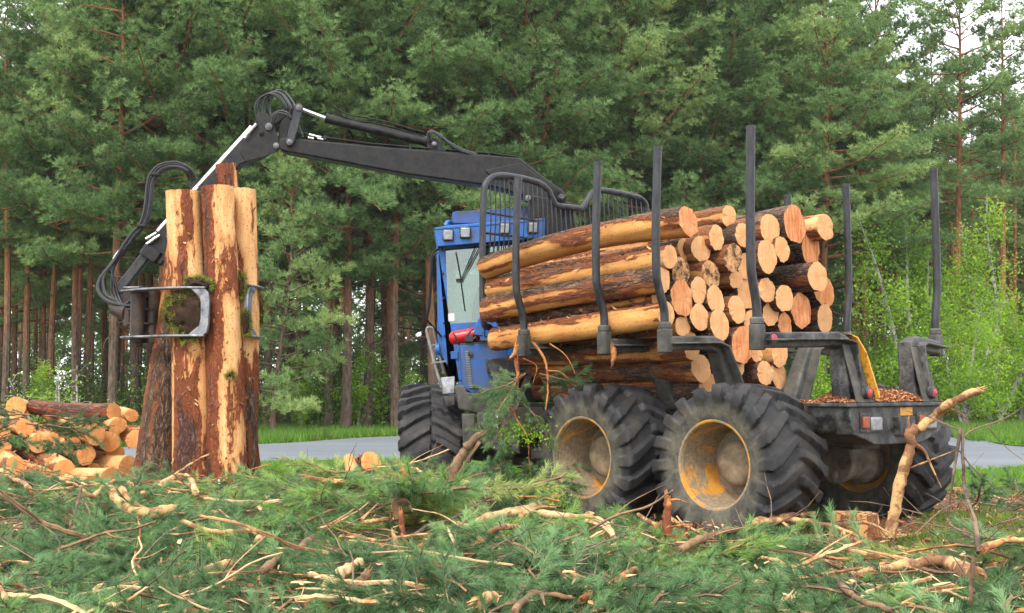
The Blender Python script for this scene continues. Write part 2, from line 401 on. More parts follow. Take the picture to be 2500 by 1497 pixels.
def cut_mat(name, a0, a1, ringc, saw=0.0, soot=0.0):
    m, nt, b = new_mat(name); co, raw, rnd = objco(nt)
    sep = nt.nodes.new('ShaderNodeSeparateXYZ'); shf = nt.nodes.new('ShaderNodeVectorMath'); shf.operation = 'ADD'; s2 = nt.nodes.new('ShaderNodeVectorMath'); s2.operation = 'SCALE'; s2.inputs[0].default_value = (0.035, -0.03, 0)
    nt.links.new(mth(nt, 'SUBTRACT', rnd, 0.5), s2.inputs['Scale']); nt.links.new(raw, shf.inputs[0]); nt.links.new(s2.outputs[0], shf.inputs[1]); nt.links.new(shf.outputs[0], sep.inputs[0])
    cx = nt.nodes.new('ShaderNodeCombineXYZ'); nt.links.new(sep.outputs[0], cx.inputs[0]); nt.links.new(sep.outputs[1], cx.inputs[1])
    ln = nt.nodes.new('ShaderNodeVectorMath'); ln.operation = 'LENGTH'; nt.links.new(cx.outputs[0], ln.inputs[0])
    wob = noise(nt, co, 9, 2, 0.5)
    rad = mth(nt, 'ADD', ln.outputs['Value'], mth(nt, 'MULTIPLY', wob, 0.012))
    rings = mth(nt, 'SINE', mth(nt, 'MULTIPLY', rad, 420.0))
    big = noise(nt, co, 7, 4, 0.6); fine = noise(nt, co, 70, 4, 0.7)
    streak = noise(nt, co, 30, 4, 0.65, 0.2, (1, 0.12, 1))
    c = ramp(nt, mth(nt, 'ADD', mth(nt, 'MULTIPLY', big, 0.6), mth(nt, 'MULTIPLY', fine, 0.4)), [(0.3, a1), (0.62, a0)])
    c = mixc(nt, mth(nt, 'MULTIPLY', mth(nt, 'MULTIPLY', ramp(nt, rings, [(0.45, (0, 0, 0)), (1.0, (1, 1, 1))]), 0.26), ramp(nt, ln.outputs['Value'], [(0.006, (0, 0, 0)), (0.03, (1, 1, 1))])), c, ringc)
    c = mixc(nt, mth(nt, 'MULTIPLY', ramp(nt, streak, [(0.48, (0, 0, 0)), (0.62, (1, 1, 1))]), 0.4 + saw), c, ringc)
    c = mixc(nt, mth(nt, 'MULTIPLY', ramp(nt, rad, [(0.035, (1, 1, 1)), (0.075, (0, 0, 0))]), mth(nt, 'MULTIPLY', rnd, 0.55)), c, ringc)
    c = mixc(nt, ramp(nt, noise(nt, co, 18, 6, 0.75), [(0.62, (0, 0, 0)), (0.8, (0.6, 0.6, 0.6))]), c, (0.30, 0.13, 0.05))
    if soot:
        c = mixc(nt, mth(nt, 'MULTIPLY', ramp(nt, noise(nt, co, 14, 8, 0.8), [(0.47, (0, 0, 0)), (0.55, (1, 1, 1))]), soot), c, (0.03, 0.018, 0.012))
    nt.links.new(c, b.inputs['Base Color']); b.inputs['Roughness'].default_value = 0.8; b.inputs['Specular IOR Level'].default_value = 0.2
    bump(nt, b, mth(nt, 'ADD', streak, fine), 0.45, 0.006); return m
M['cut'] = cut_mat('sawn_end', (0.72, 0.42, 0.20), (0.63, 0.31, 0.13), (0.60, 0.24, 0.08))
M['cut_saw'] = cut_mat('sawn_end_reddish', (0.70, 0.34, 0.15), (0.55, 0.20, 0.07), (0.45, 0.12, 0.035), 0.35)
M['cut_soot'] = cut_mat('sawn_end_mouldy', (0.66, 0.38, 0.17), (0.50, 0.24, 0.10), (0.35, 0.16, 0.06), 0.1, 0.9)
M['cut_pile'] = cut_mat('sawn_end_orange', (0.75, 0.38, 0.14), (0.65, 0.26, 0.08), (0.58, 0.20, 0.05), 0.05)

def stick_mat(name, wood, barkc, amt):
    m, nt, b = new_mat(name); co, raw, rnd = objco(nt)
    n1 = noise(nt, co, 6, 6, 0.65, 0.4); n2 = noise(nt, co, 45, 4, 0.6)
    c1 = ramp(nt, n2, [(0.3, tuple(c * 0.72 for c in wood)), (0.7, wood)])
    k = 0.5 + (0.5 - amt) * 0.35
    c = mixc(nt, ramp(nt, n1, [(k - 0.04, (0, 0, 0)), (k + 0.04, (1, 1, 1))]), c1, ramp(nt, n2, [(0.3, tuple(c * 0.6 for c in barkc)), (0.7, barkc)]))
    nt.links.new(c, b.inputs['Base Color']); b.inputs['Roughness'].default_value = 0.75; b.inputs['Specular IOR Level'].default_value = 0.3
    bump(nt, b, mth(nt, 'ADD', n1, n2), 0.5, 0.008); return m
M['stick'] = stick_mat('broken_branch_wood', (0.60, 0.36, 0.15), (0.26, 0.12, 0.055), 0.5)
M['stick_pale'] = stick_mat('splintered_white_wood', (0.68, 0.46, 0.24), (0.52, 0.26, 0.10), 0.35)
M['stick_orange'] = stick_mat('orange_inner_bark', (0.55, 0.22, 0.07), (0.25, 0.075, 0.03), 0.5)
M['twig'] = stick_mat('grey_brown_twig', (0.24, 0.16, 0.10), (0.11, 0.08, 0.06), 0.5)
M['stick_brown'] = stick_mat('brown_branch_bark', (0.30, 0.17, 0.085), (0.17, 0.105, 0.06), 0.5)

def trunk_mat():
    m, nt, b = new_mat('pine_trunk_bark'); co, raw, rnd = objco(nt)
    sep = nt.nodes.new('ShaderNodeSeparateXYZ'); nt.links.new(raw, sep.inputs[0])
    n1 = noise(nt, co, 1.2, 5, 0.6, 0.3, (1, 1, 0.5)); n2 = noise(nt, co, 14, 5, 0.65, 0.2, (1, 1, 0.3))
    h = mth(nt, 'ADD', mth(nt, 'MULTIPLY', sep.outputs[2], 0.1), mth(nt, 'MULTIPLY', n1, 0.5))
    h = mth(nt, 'ADD', h, mth(nt, 'MULTIPLY', rnd, 0.3))
    low = ramp(nt, n2, [(0.3, (0.05, 0.034, 0.026)), (0.7, (0.21, 0.145, 0.11))])
    up = ramp(nt, n2, [(0.3, (0.14, 0.058, 0.030)), (0.7, (0.42, 0.18, 0.085))])
    nt.links.new(mixc(nt, ramp(nt, h, [(0.62, (0, 0, 0)), (1.0, (1, 1, 1))]), low, up), b.inputs['Base Color'])
    b.inputs['Roughness'].default_value = 0.9; b.inputs['Specular IOR Level'].default_value = 0.1
    bump(nt, b, n2, 0.8, 0.03); return m
M['trunk'] = trunk_mat()
M['birch_bark'] = stick_mat('birch_stem_bark', (0.42, 0.40, 0.36), (0.12, 0.10, 0.085), 0.4)

def ground_mat():
    m, nt, b = new_mat('forest_ground'); t = nt.nodes.new('ShaderNodeTexCoord'); co = t.outputs['Object']
    g = nt.nodes.new('ShaderNodeAttribute'); g.attribute_name = 'grassy'
    n1 = noise(nt, co, 1.3, 8, 0.7); n2 = noise(nt, co, 22, 6, 0.7); n3 = noise(nt, co, 5, 6, 0.7)
    lit = ramp(nt, n2, [(0.25, (0.05, 0.030, 0.018)), (0.5, (0.16, 0.10, 0.06)), (0.62, (0.30, 0.19, 0.115)), (0.75, (0.42, 0.29, 0.18))])
    gr = ramp(nt, n2, [(0.3, (0.045, 0.08, 0.015)), (0.55, (0.10, 0.19, 0.03)), (0.75, (0.19, 0.28, 0.06))])
    f = mth(nt, 'ADD', g.outputs['Fac'], mth(nt, 'MULTIPLY', mth(nt, 'SUBTRACT', n3, 0.5), 1.3))
    nt.links.new(mixc(nt, ramp(nt, f, [(0.42, (0, 0, 0)), (0.58, (1, 1, 1))]), lit, gr), b.inputs['Base Color'])
    b.inputs['Roughness'].default_value = 0.95; b.inputs['Specular IOR Level'].default_value = 0.1
    bump(nt, b, mth(nt, 'ADD', n2, n3), 0.9, 0.05); return m
M['ground'] = ground_mat()
def road_mat():
    m, nt, b = new_mat('pale_asphalt'); t = nt.nodes.new('ShaderNodeTexCoord'); co = t.outputs['Object']
    n1 = noise(nt, co, 0.5, 6, 0.65, 0.4, (0.25, 1.4, 1)); n2 = noise(nt, co, 60, 4, 0.7)
    f = mth(nt, 'ADD', mth(nt, 'MULTIPLY', n1, 0.75), mth(nt, 'MULTIPLY', n2, 0.25))
    nt.links.new(ramp(nt, f, [(0.3, (0.105, 0.118, 0.135)), (0.55, (0.16, 0.173, 0.19)), (0.75, (0.215, 0.215, 0.215))]), b.inputs['Base Color'])
    b.inputs['Roughness'].default_value = 0.8; b.inputs['Specular IOR Level'].default_value = 0.3
    bump(nt, b, n2, 0.3, 0.01); return m
M['road'] = road_mat()

# ------------------------------------------------------------------ ground and road
def sstep(a, b, x):
    t = np.clip((np.asarray(x, float) - a) / (b - a), 0, 1); return t * t * (3 - 2 * t)
def gz(x, y):
    x = np.asarray(x, float); y = np.asarray(y, float)
    P = np.stack([x * 0.9, y * 0.9, 0 * x], -1).reshape(-1, 3)
    n = (vnoise(P, 3) - 0.5)  .reshape(x.shape) * 0.14 + (vnoise(P * 3.1, 5) - 0.5).reshape(x.shape) * 0.08
    near = 1 - sstep(15.5, 19.5, y)
    left = 0.20 * (1 - sstep(-0.9, 0.6, x)) * sstep(8, 10.5, y) * (1 - sstep(13.8, 15.6, y)) * (1 - 0.8 * (1 - sstep(-4.6, -3.2, x)) * sstep(9.5, 11, y))
    wood = sstep(45, 70, y) * 0.5
    return near * (0.06 + n) + left + wood
def gz1(x, y): return float(gz(np.array([x]), np.array([y]))[0])
xs = np.unique(np.concatenate([np.arange(-9, 9.01, 0.16), np.arange(-40, 40.1, 2.0), [-400, -250, -150, -90, -60, 60, 90, 150, 250, 400]]))
ys = np.unique(np.concatenate([np.arange(2, 19.6, 0.16), np.arange(20, 90, 2.0), [-400, -150, -50, -20, -8, -3, 0, 100, 130, 170, 250, 400, 600]]))
X, Y = np.meshgrid(xs, ys); Z = gz(X, Y)
me = bpy.data.meshes.new('ground')
nx, ny = len(xs), len(ys)
me.from_pydata(np.stack([X, Y, Z], -1).reshape(-1, 3).tolist(), [], [(j * nx + i, j * nx + i + 1, (j + 1) * nx + i + 1, (j + 1) * nx + i) for j in range(ny - 1) for i in range(nx - 1)])
me.polygons.foreach_set('use_smooth', [True] * len(me.polygons))
at_ = me.attributes.new('grassy', 'FLOAT', 'POINT')
gr = 0.15 + 0.7 * sstep(14.5, 18.5, Y) * (1 - sstep(40, 50, Y)) + 0.25 * sstep(55, 60, Y) + 0.15 * (1 - sstep(1, 4, X)) * sstep(12, 15, Y)
at_.data.foreach_set('value', gr.ravel().astype(np.float32))
me.materials.append(M['ground'])
link('ground', me, kind='structure')

near_edge = [(-300, 1180), (0, 1152), (627, 1130), (969, 1124), (1600, 1136), (2283, 1148), (2500, 1141), (2800, 1126)]
far_edge = [(-300, 1108), (0, 1098), (627, 1086), (969, 1066), (1600, 1048), (2283, 1029), (2500, 1024), (2800, 1018)]
rn = [on_ground(px, py, 0) for px, py in near_edge]; rf = [on_ground(px, py, 0) for px, py in far_edge]
rn = smooth_path(rn, 8); rf = smooth_path(rf, 8)
rn = [rn[0] + (rn[0] - rn[1]) * 60] + rn; rf = [rf[0] + (rf[0] - rf[1]) * 60] + rf
b = MB(); n = len(rn); vs = []
for k in range(5):
    vs += [rn[i].lerp(rf[i], k / 4) + Vector((0, 0, 0.012)) for i in range(n)]
b.add(vs, [(k * n + i, k * n + i + 1, (k + 1) * n + i + 1, (k + 1) * n + i) for k in range(4) for i in range(n - 1)])
b.build('road', M['road'], kind='structure')
isl = smooth_path([on_ground(px, py, 0) for px, py in [(2410, 1072), (2445, 1058), (2500, 1050), (2640, 1046), (2660, 1080), (2560, 1094), (2440, 1086), (2410, 1072)]], 5)
me = bpy.data.meshes.new('verge_island'); me.from_pydata([(p.x, p.y, 0.03) for p in isl[:-1]], [], [list(range(len(isl) - 1))])
a_ = me.attributes.new('grassy', 'FLOAT', 'POINT'); a_.data.foreach_set('value', [0.95] * (len(isl) - 1))
me.materials.append(M['ground']); link('verge_island', me, kind='structure')

# ------------------------------------------------------------------ foliage generators
def unit(a): return a / np.maximum(np.linalg.norm(a, axis=-1, keepdims=True), 1e-9)
def tufts(C, D, n, Ln, W, spread, rng, tint=None):
    """bunches of thin needles at C pointing about D; returns triangle vertices and tints"""
    N = len(C)
    d = unit(D[:, None, :] + spread * unit(rng.normal(size=(N, n, 3))))
    l = Ln * rng.uniform(0.7, 1.2, (N, n, 1))
    s = unit(np.cross(d, rng.normal(size=(N, n, 3)))) * (W * 0.5)
    base = C[:, None, :] + d * 0.01
    T = np.stack([base - s, base + s, base + d * l], 2)
    t = (tint if tint is not None else rng.uniform(0, 1, N))[:, None] + rng.uniform(-0.12, 0.12, (N, n))
    return T.reshape(-1, 3), np.clip(t, 0, 1).ravel()
def leaves(C, size, rng, tint):
    N = len(C); a = unit(rng.normal(size=(N, 3))); b_ = unit(np.cross(a, rng.normal(size=(N, 3))))
    s = size * rng.uniform(0.6, 1.3, (N, 1))
    Q = np.stack([C - a * s, C - b_ * s * 0.6, C + a * s, C + b_ * s * 0.6], 1)
    return Q.reshape(-1, 3), np.clip(tint + rng.uniform(-.15, .15, N), 0, 1)

def make_pine(seed, H, cb, R, nb, edge=False, dens=1.0, dead=6):
    rng = np.random.default_rng(seed)
    wood = MB(); lean = rng.uniform(-.025, .025, 2); ph = rng.uniform(0, 6.28, 2); amp = rng.uniform(0.05, 0.22)
    def tp(z):
        t = z / H
        return Vector((lean[0] * z + amp * math.sin(t * 5 + ph[0]) - amp * math.sin(ph[0]), lean[1] * z + amp * math.sin(t * 4 + ph[1]) - amp * math.sin(ph[1]), z))
    r0 = 0.0078 * H + 0.02
    zs = np.linspace(-0.2, H * 0.97, 14)
    wood.tube([tp(z) for z in zs], [r0 * (1.25 if i == 0 else 1) * max(0.08, (1 - z / H)) ** 0.75 for i, z in enumerate(zs)], 8)
    Cs, Ds, Ts = [], [], []
    gold = 2.399963; a0 = rng.uniform(0, 6.28)
    for i in range(nb):
        t = (i + rng.uniform(0, 1)) / nb
        z = cb + (H - cb) * t ** 0.9
        prof = (math.sin(math.pi * min(1, 0.22 + t * 0.80)) ** 0.7) if not edge else (1 - t) ** 0.55 * 0.9 + 0.18
        Lb = R * prof * rng.uniform(0.65, 1.2)
        az = a0 + i * gold + rng.uniform(-.3, .3)
        el = -0.10 + 0.75 * t + rng.uniform(-.18, .18)
        hd = Vector((math.cos(az), math.sin(az), 0)); p = tp(z); pts = [p]; cur = el
        k = 6; azc = az
        for j in range(k):
            azc += rng.uniform(-.22, .22); cur += rng.uniform(-.12, .22)
            p = p + Vector((math.cos(azc) * math.cos(cur), math.sin(azc) * math.cos(cur), math.sin(cur))) * (Lb / k)
            pts.append(p)
        rb = 0.011 * Lb + 0.012
        wood.tube(pts, [rb * (1 - 0.8 * j / k) for j in range(k + 1)], 4, False)
        btint = rng.uniform(0.15, 0.8)
        nsub = max(3, int(Lb * 5))
        for s_ in range(nsub + 1):
            tt = 0.30 + 0.70 * (s_ + rng.uniform(0, .6)) / (nsub + 0.6); tt = min(tt, 0.999)
            q = tt * k; qi = int(q); q0 = pts[qi].lerp(pts[qi + 1], q - qi)
            ls = (0.28 + 0.42 * Lb * (1.02 - tt)) * rng.uniform(0.6, 1.15)
            aa = azc + (1 if s_ % 2 else -1) * rng.uniform(0.5, 1.15)
            if s_ == nsub: aa = azc
            ee = 0.15 + rng.uniform(-.25, .45)
            dv = np.array([math.cos(aa) * math.cos(ee), math.sin(aa) * math.cos(ee), math.sin(ee)])
            m_ = max(3, int(ls / 0.085 * dens))
            u = rng.uniform(0.15, 1, m_)
            c = np.array(q0)[None] + dv[None] * (u[:, None] * ls) + rng.normal(size=(m_, 3)) * np.array([.10, .10, .055])
            c[:, 2] += rng.uniform(0, .12, m_)
            Cs.append(c); Ds.append(np.repeat(unit(dv + np.array([0, 0, .75]))[None], m_, 0)); Ts.append(np.clip(btint + rng.normal(size=m_) * .12, 0, 1))
    # leader
    c = np.array([tp(H * 0.97)]) + rng.normal(size=(40, 3)) * np.array([.22, .22, .3]); Cs.append(c); Ds.append(np.repeat([[0, 0, 1.]], 40, 0)); Ts.append(np.full(40, .5))
    for i in range(dead):
        z = rng.uniform(0.25 * cb + 1, cb * 1.05); az = rng.uniform(0, 6.28); p = tp(z); pts = [p]; e = rng.uniform(-.3, .3); Lb = rng.uniform(.5, 1.8)
        for j in range(5):
            az += rng.uniform(-.5, .5); e += rng.uniform(-.4, .35)
            p = p + Vector((math.cos(az) * math.cos(e), math.sin(az) * math.cos(e), math.sin(e))) * Lb / 5; pts.append(p)
        wood.tube(pts, [0.022 * (1 - .17 * j) for j in range(6)], 4, False)
    C, D, T = np.concatenate(Cs), np.concatenate(Ds), np.concatenate(Ts)
    V_, t_ = tufts(C, D, 13, 0.175, 0.027, 0.95, rng, T)
    crown = poly_mesh('crown', V_, 3, t_, [M['needle']])
    tmp = wood.build('trunk', M['trunk'], local=True); tm = tmp.data; bpy.data.objects.remove(tmp)
    return crown, tm
PINES = {}
#        seed  H   crown base  R  branches
spec = {'edge_a': (11, 17, 4.2, 4.1, 105, True, 1.35, 10), 'edge_b': (12, 16, 5.6, 3.7, 90, True, 1.35, 16), 'edge_c': (13, 18, 2.8, 3.3, 105, True, 1.3, 4),
        'over_a': (14, 16.5, 6.2, 4.3, 96, True, 1.4, 8), 'over_b': (15, 17.5, 7.4, 4.6, 100, True, 1.4, 10), 'tall_a': (21, 18, 7.2, 2.8, 58, False, 1.25, 12), 'tall_b': (22, 19, 8.5, 3.0, 56, False, 1.25, 10), 'tall_c': (23, 17, 5.6, 2.7, 60, False, 1.25, 14),
        'tall_d': (24, 18.5, 9.0, 2.8, 52, False, 1.25, 10), 'thin': (25, 17, 7.8, 2.0, 40, False, 1.1, 16), 'low': (31, 7.5, 0.6, 1.9, 60, True, 1.2, 0)}
for k_, a_ in spec.items(): PINES[k_] = make_pine(*a_)
def put_pine(kind, x, y, rz, s, label, group=None, name='pine_tree'):
    t = thing(name, (x, y, gz1(x, y)), label, 'tree', group)
    t.rotation_euler = (0, 0, rz); t.scale = (s, s, s)
    cr, tr = PINES[kind]
    link('trunk', tr, t); link('crown', cr, t); return t

# front row, placed by hand: kind, photo column, depth, rotation, scale, label
front = [
 ('over_b', 190, 39.5, 2.2, .84, 'wide spreading pine crown filling the upper left of the photo'),
 ('over_a', 385, 37.5, 0.7, 1.0, 'light green pine crown hanging above the hose loop of the crane'),
 ('over_b', 560, 39.0, 4.1, 1.02, 'broad pine crown above the top of the upright logs'),
 ('over_b', 845, 38.0, 5.6, 1.0, 'bright billowing pine crown directly above the crane knee and stick cylinder'),
 ('over_a', 1060, 38.5, 1.9, 1.05, 'bright layered pine crown above the middle of the crane boom'),
 ('over_a', 1330, 40.0, 3.1, 1.05, 'big soft pine crown above the headgate'),
 ('over_b', 1520, 43.0, 0.1, 1.0, 'pine crown at the top of the photo above the third stake'),
 ('over_b', 1790, 44.5, 2.9, 1.0, 'dark pine crown at the top of the photo above the tallest near stake'),
 ('over_a', 2080, 46.5, 4.7, .84, 'pine crown with blue green pads above the far stakes'),
 ('tall_b', 15, 40, 0.3, .80, 'tall pine with bare orange trunk at the left edge of the forest'),
 ('tall_a', 70, 42, 2.0, .82, 'slim leaning pine trunk rising behind the left end of the log pile'),
 ('over_a', 190, 40, 1.2, .84, 'broad light green pine above the log pile, left of the hose loop'),
 ('tall_c', 278, 36.5, 4.0, 0.95, 'dark thick pine trunk directly behind the grapple joint'),
 ('tall_d', 335, 41, 5.0, 1.0, 'greyish pine trunk just left of the upright logs'),
 ('over_a', 480, 41, 3.6, 1.0, 'spreading pine standing behind the upright bundle of logs'),
 ('low', 668, 35.5, 0.5, 1.05, 'low dark pine with drooping boughs just right of the upright logs'),
 ('edge_a', 655, 40, 2.2, 1.05, 'dense pine behind the knee of the black crane'),
 ('tall_a', 805, 39.5, 0.9, 1.0, 'slender dark trunked pine beneath the crane boom, nearer the upright logs'),
 ('edge_a', 900, 39.5, 5.1, 1.1, 'biggest bright green pine with billowing crown above the middle of the crane boom'),
 ('tall_c', 968, 38.5, 3.0, 1.0, 'dark rough pine trunk just left of the blue cab'),
 ('edge_b', 1130, 40, 0.2, 1.12, 'bushy pine whose crown rises above the blue cab roof'),
 ('edge_c', 1290, 42, 4.4, 0.95, 'pine with orange limbs behind the right end of the crane boom'),
 ('tall_b', 1430, 45, 2.7, 1.0, 'thin orange pine trunk above the headgate, left of the tall stakes'),
 ('tall_a', 1590, 45, 1.5, 1.02, 'straight orange pine trunk rising behind the third stake'),
 ('edge_c', 1725, 43, 0.8, 1.0, 'dark green pine with low crown behind the top of the load'),
 ('over_b', 1560, 46, 1.9, 1.05, 'pale green pine crown hanging above the right end of the headgate'),
 ('over_b', 330, 43, 4.9, .88, 'wide layered pine crown behind the hose loop of the crane'),
 ('edge_a', 40, 45, 0.2, .80, 'full pine crown in the upper left corner of the photo'),
 ('edge_a', 1890, 50, 3.3, .95, 'wide pine crown above the middle of the load'),
 ('edge_b', 2200, 53, 5.3, .82, 'pine with hanging grey dead twigs left of the farthest right stake'),
 ('tall_c', 1840, 45, 5.5, 1.05, 'pine with crooked reddish trunk behind the tallest near stake'),
 ('edge_b', 2010, 43.5, 2.4, 1.02, 'dense blue green pine right behind the load between two far stakes'),
 ('tall_d', 2150, 47, 0.4, 1.0, 'tall pine with red trunk between the two far right stakes'),
 ('tall_b', 2345, 50, 3.2, 1.03, 'pine with tall bare trunk above the fresh green birches'),
 ('thin', 2440, 50, 1.1, 1.05, 'thin pine with sparse crown near the right edge of the forest'),
]
for kd, px, Y_, rz, s, lab in front:
    put_pine(kd, (px - 1250) / 3000 * Y_, Y_, rz, s, lab)
rng = random.Random(7)
tall = ['tall_a', 'tall_b', 'tall_c', 'tall_d', 'thin']
def edge_y(x): return 38 + 0.72 * max(0, x - 1)
cnt = 0
for ri, off in enumerate([3.5, 7, 10.5, 15, 20, 26, 33, 42]):
    half = (edge_y(0) + off + 8) * 0.46
    step = [2.3, 2.5, 2.6, 2.8, 3.0, 3.2, 3.6, 4.0][ri]
    x = -half - 6 + rng.uniform(0, 2)
    while x < half + 14:
        y = edge_y(x) + off + rng.uniform(-1.3, 1.3)
        kd = rng.choice(tall if ri < 5 else tall[:4] + ['edge_c'])
        if x / y < -0.34: sc = rng.uniform(0.66, 0.84)
        elif x / y > 0.24:
            sc = rng.uniform(0.78, 0.98)
            if ri > 1 and rng.random() < .15: x += step; continue
        elif abs(x / y + .22) < .04 and ri > 1: sc = rng.uniform(0.72, 0.85)
        else: sc = rng.uniform(0.90, 1.08)
        q = 1250 + 3000 * x / y; zone = 'behind the left log pile' if q < 330 else 'behind the upright logs and crane knee' if q < 700 else 'behind the crane boom and blue cab' if q < 1150 else 'behind the headgate and near stakes' if q < 1640 else 'behind the log ends of the load' if q < 2050 else 'behind the birches at the right'
        put_pine(kd, x, y, rng.uniform(0, 6.28), sc, 'bare trunked pine deep in the wood ' + zone, 'deep pines ' + zone)
        x += step * rng.uniform(0.7, 1.35)
# trees far behind, read as one mass
rg = np.random.default_rng(5)
N = 26000; xx = rg.uniform(-48, 58, N); yy = rg.uniform(88, 98, N); top = 12 + 3.5 * vnoise(np.stack([xx * .22, yy * 0, xx * 0], -1), 9) 
zz = rg.uniform(0, 1, N) ** 0.8 * top
C = np.stack([xx, yy, zz], -1); tt = np.clip(vnoise(C * .35, 2) * 0.9 - 0.1, 0, 1)
V_, t_ = tufts(C, np.tile([[0, -.3, .6]], (N, 1)), 9, 0.75, 0.13, 1.0, rg, tt)
tag(link('distant_wood', poly_mesh('distant_wood', V_, 3, t_, [M['needle']])), 'dark mass of far trees closing the gaps between the trunks', 'wood', None, 'stuff')

# undergrowth between the trunks
Cs, Ts = [], []
for i in range(800):
    px = rg.uniform(-150, 2650); x_ = 0
    o = rg.uniform(0.2, 22) ** 1.0
    Yy = edge_y((px - 1250) / 3000 * 42) + o; x_ = (px - 1250) / 3000 * Yy
    h = rg.uniform(0.4, 2.8) * (1.3 if px > 1900 or 600 < px < 1000 else 0.8); w = rg.uniform(0.5, 1.4)
    n_ = int(170 * w * h ** .6)
    c = rg.normal(size=(n_, 3)) * np.array([w * .55, w * .5, h * .30]) + np.array([x_, Yy, h * .5]); c[:, 2] = np.abs(c[:, 2])
    Cs.append(c); Ts.append(np.full(n_, np.clip(rg.normal(0.55, .25) - (0.25 if px < 250 else 0), 0, 1)))
C = np.concatenate(Cs); Q, t_ = leaves(C, 0.055, rg, np.concatenate(Ts))
tag(link('undergrowth', poly_mesh('undergrowth', Q, 4, t_, [M['under_leaf']])), 'fresh green leafy undergrowth between the pine trunks', 'undergrowth', None, 'stuff')

# grass on the verges
def grass(name, pts, h, label, cat='grass', W=0.012, n=4, tl=0.6):
    pts = np.array(pts); V_, t_ = tufts(pts, np.tile([[0, 0, 1.]], (len(pts), 1)), n, h, W, 0.55, rg, np.clip(rg.normal(tl, .2, len(pts)), 0, 1))
    return tag(link(name, poly_mesh(name, V_, 3, t_, [M['grass']])), label, cat, None, 'stuff')
def inside_road(x, y):
    for i in range(len(rn) - 1):
        if min(rn[i].x, rn[i + 1].x) <= x <= max(rn[i].x, rn[i + 1].x):
            t = (x - rn[i].x) / (rn[i + 1].x - rn[i].x + 1e-9); a = rn[i].y + (rn[i + 1].y - rn[i].y) * t; break
    else: return False
    for i in range(len(rf) - 1):
        if min(rf[i].x, rf[i + 1].x) <= x <= max(rf[i].x, rf[i + 1].x):
            t = (x - rf[i].x) / (rf[i + 1].x - rf[i].x + 1e-9); c = rf[i].y + (rf[i + 1].y - rf[i].y) * t; break
    else: return a < y
    return a < y < c
pts = []
while len(pts) < 15000:
    y = rg.uniform(14.3, 23.5); x = rg.uniform(-11, 11.5) * y / 20
    if inside_road(x, y): continue
    if y < 17 and x < 3 and rg.uniform() < .6: continue
    pts.append((x, y, gz1(x, y) - .01) if y < 19.5 else (x, y, -.01))
grass('near_verge_grass', pts, 0.10, 'short bright grass on the near side of the road')
pts = []
while len(pts) < 14000:
    y = rg.uniform(26, 58); x = rg.uniform(-.48, .48) * y
    if inside_road(x, y) or y > edge_y(x) + 4: continue
    pts.append((x, y, -.02))
grass('far_verge_grass', pts, 0.26, 'taller grass between the road and the forest edge', W=0.03, n=5, tl=0.45)
pts = []
cx_, cy_ = np.mean([p.x for p in isl]), np.mean([p.y for p in isl])
for i in range(1500):
    p = isl[rg.integers(len(isl))]; t = math.sqrt(rg.uniform(0, 1)); pts.append((cx_ + (p.x - cx_) * t, cy_ + (p.y - cy_) * t, .02))
grass('island_grass', pts, 0.12, 'patch of bright grass where the road forks at the right edge', W=0.02, tl=.7)

# birches and saplings
def make_birch(seed, H, R, nleaf, lsize, stems=1):
    rng = np.random.default_rng(seed); w = MB(); Cs = []; Ts = []
    for s in range(stems):
        bx, by = rng.normal(0, .15 * (stems > 1), 2); lx, ly = rng.normal(0, .05 + .04 * stems, 2)
        tp = lambda z: Vector((bx + lx * z + .08 * math.sin(z * 1.3 + s), by + ly * z, z))
        Hs = H * rng.uniform(.75, 1); zs = np.linspace(-.1, Hs, 9)
        w.tube([tp(z) for z in zs], [0.014 * H * (1.02 - z / Hs) ** .8 + .004 for z in zs], 6)
        nb = int(9 + Hs * 4)
        for i in range(nb):
            t = (i + rng.uniform(0, 1)) / nb; z = Hs * (.12 + .86 * t); az = rng.uniform(0, 6.28); Lb = R * (1 - t) ** .55 * rng.uniform(.5, 1.1) + .15
            e = rng.uniform(.25, .9); p = tp(z); pts = [p]
            for j in range(5):
                e += rng.uniform(-.3, .15); az += rng.uniform(-.25, .25)
                p = p + Vector((math.cos(az) * math.cos(e), math.sin(az) * math.cos(e), math.sin(e))) * Lb / 5; pts.append(p)
            w.tube(pts, [.006 * H / 5 * (1 - j * .16) + .002 for j in range(6)], 3, False)
            m_ = max(6, int(nleaf / (nb * stems) * Lb / (R * .6)))
            u = rng.uniform(.15, 1.0, m_) * 5 * .999
            A = np.array([list(q) for q in pts]); i0 = u.astype(int); c = A[i0] * (1 - (u - i0))[:, None] + A[i0 + 1] * (u - i0)[:, None]
            c += rng.normal(size=(m_, 3)) * np.array([.13, .13, .13]) * (R / 1.2) ; c[:, 2] -= rng.uniform(0, .22, m_) * R / 1.4
            Cs.append(c); Ts.append(np.full(m_, rng.uniform(.2, .8)))
    Q, t_ = leaves(np.concatenate(Cs), lsize, rng, np.concatenate(Ts))
    tmp = w.build('stem', M['birch_bark'], local=True); tm = tmp.data; bpy.data.objects.remove(tmp)
    return poly_mesh('leaves', Q, 4, t_, [M['birch_leaf']]), tm
def put_birch(ms, px, Y_, rz, s, label, name='birch_tree', cat='tree', group=None, x=None):
    x = (px - 1250) / 3000 * Y_ if x is None else x
    t = thing(name, (x, Y_, gz1(x, Y_)), label, cat, group); t.rotation_euler = (0, 0, rz); t.scale = (s, s, s)
    link('stem', ms[1], t); link('leaves', ms[0], t)
B1_ = make_birch(41, 7.4, 1.8, 14500, .050, 3); B2_ = make_birch(42, 6.0, 1.8, 12500, .050, 4); B3_ = make_birch(43, 3.2, 1.1, 3200, .05, 2)
put_birch(B1_, 2255, 43.5, 0.4, 1.16, 'bright green young birch behind the farthest right stake')
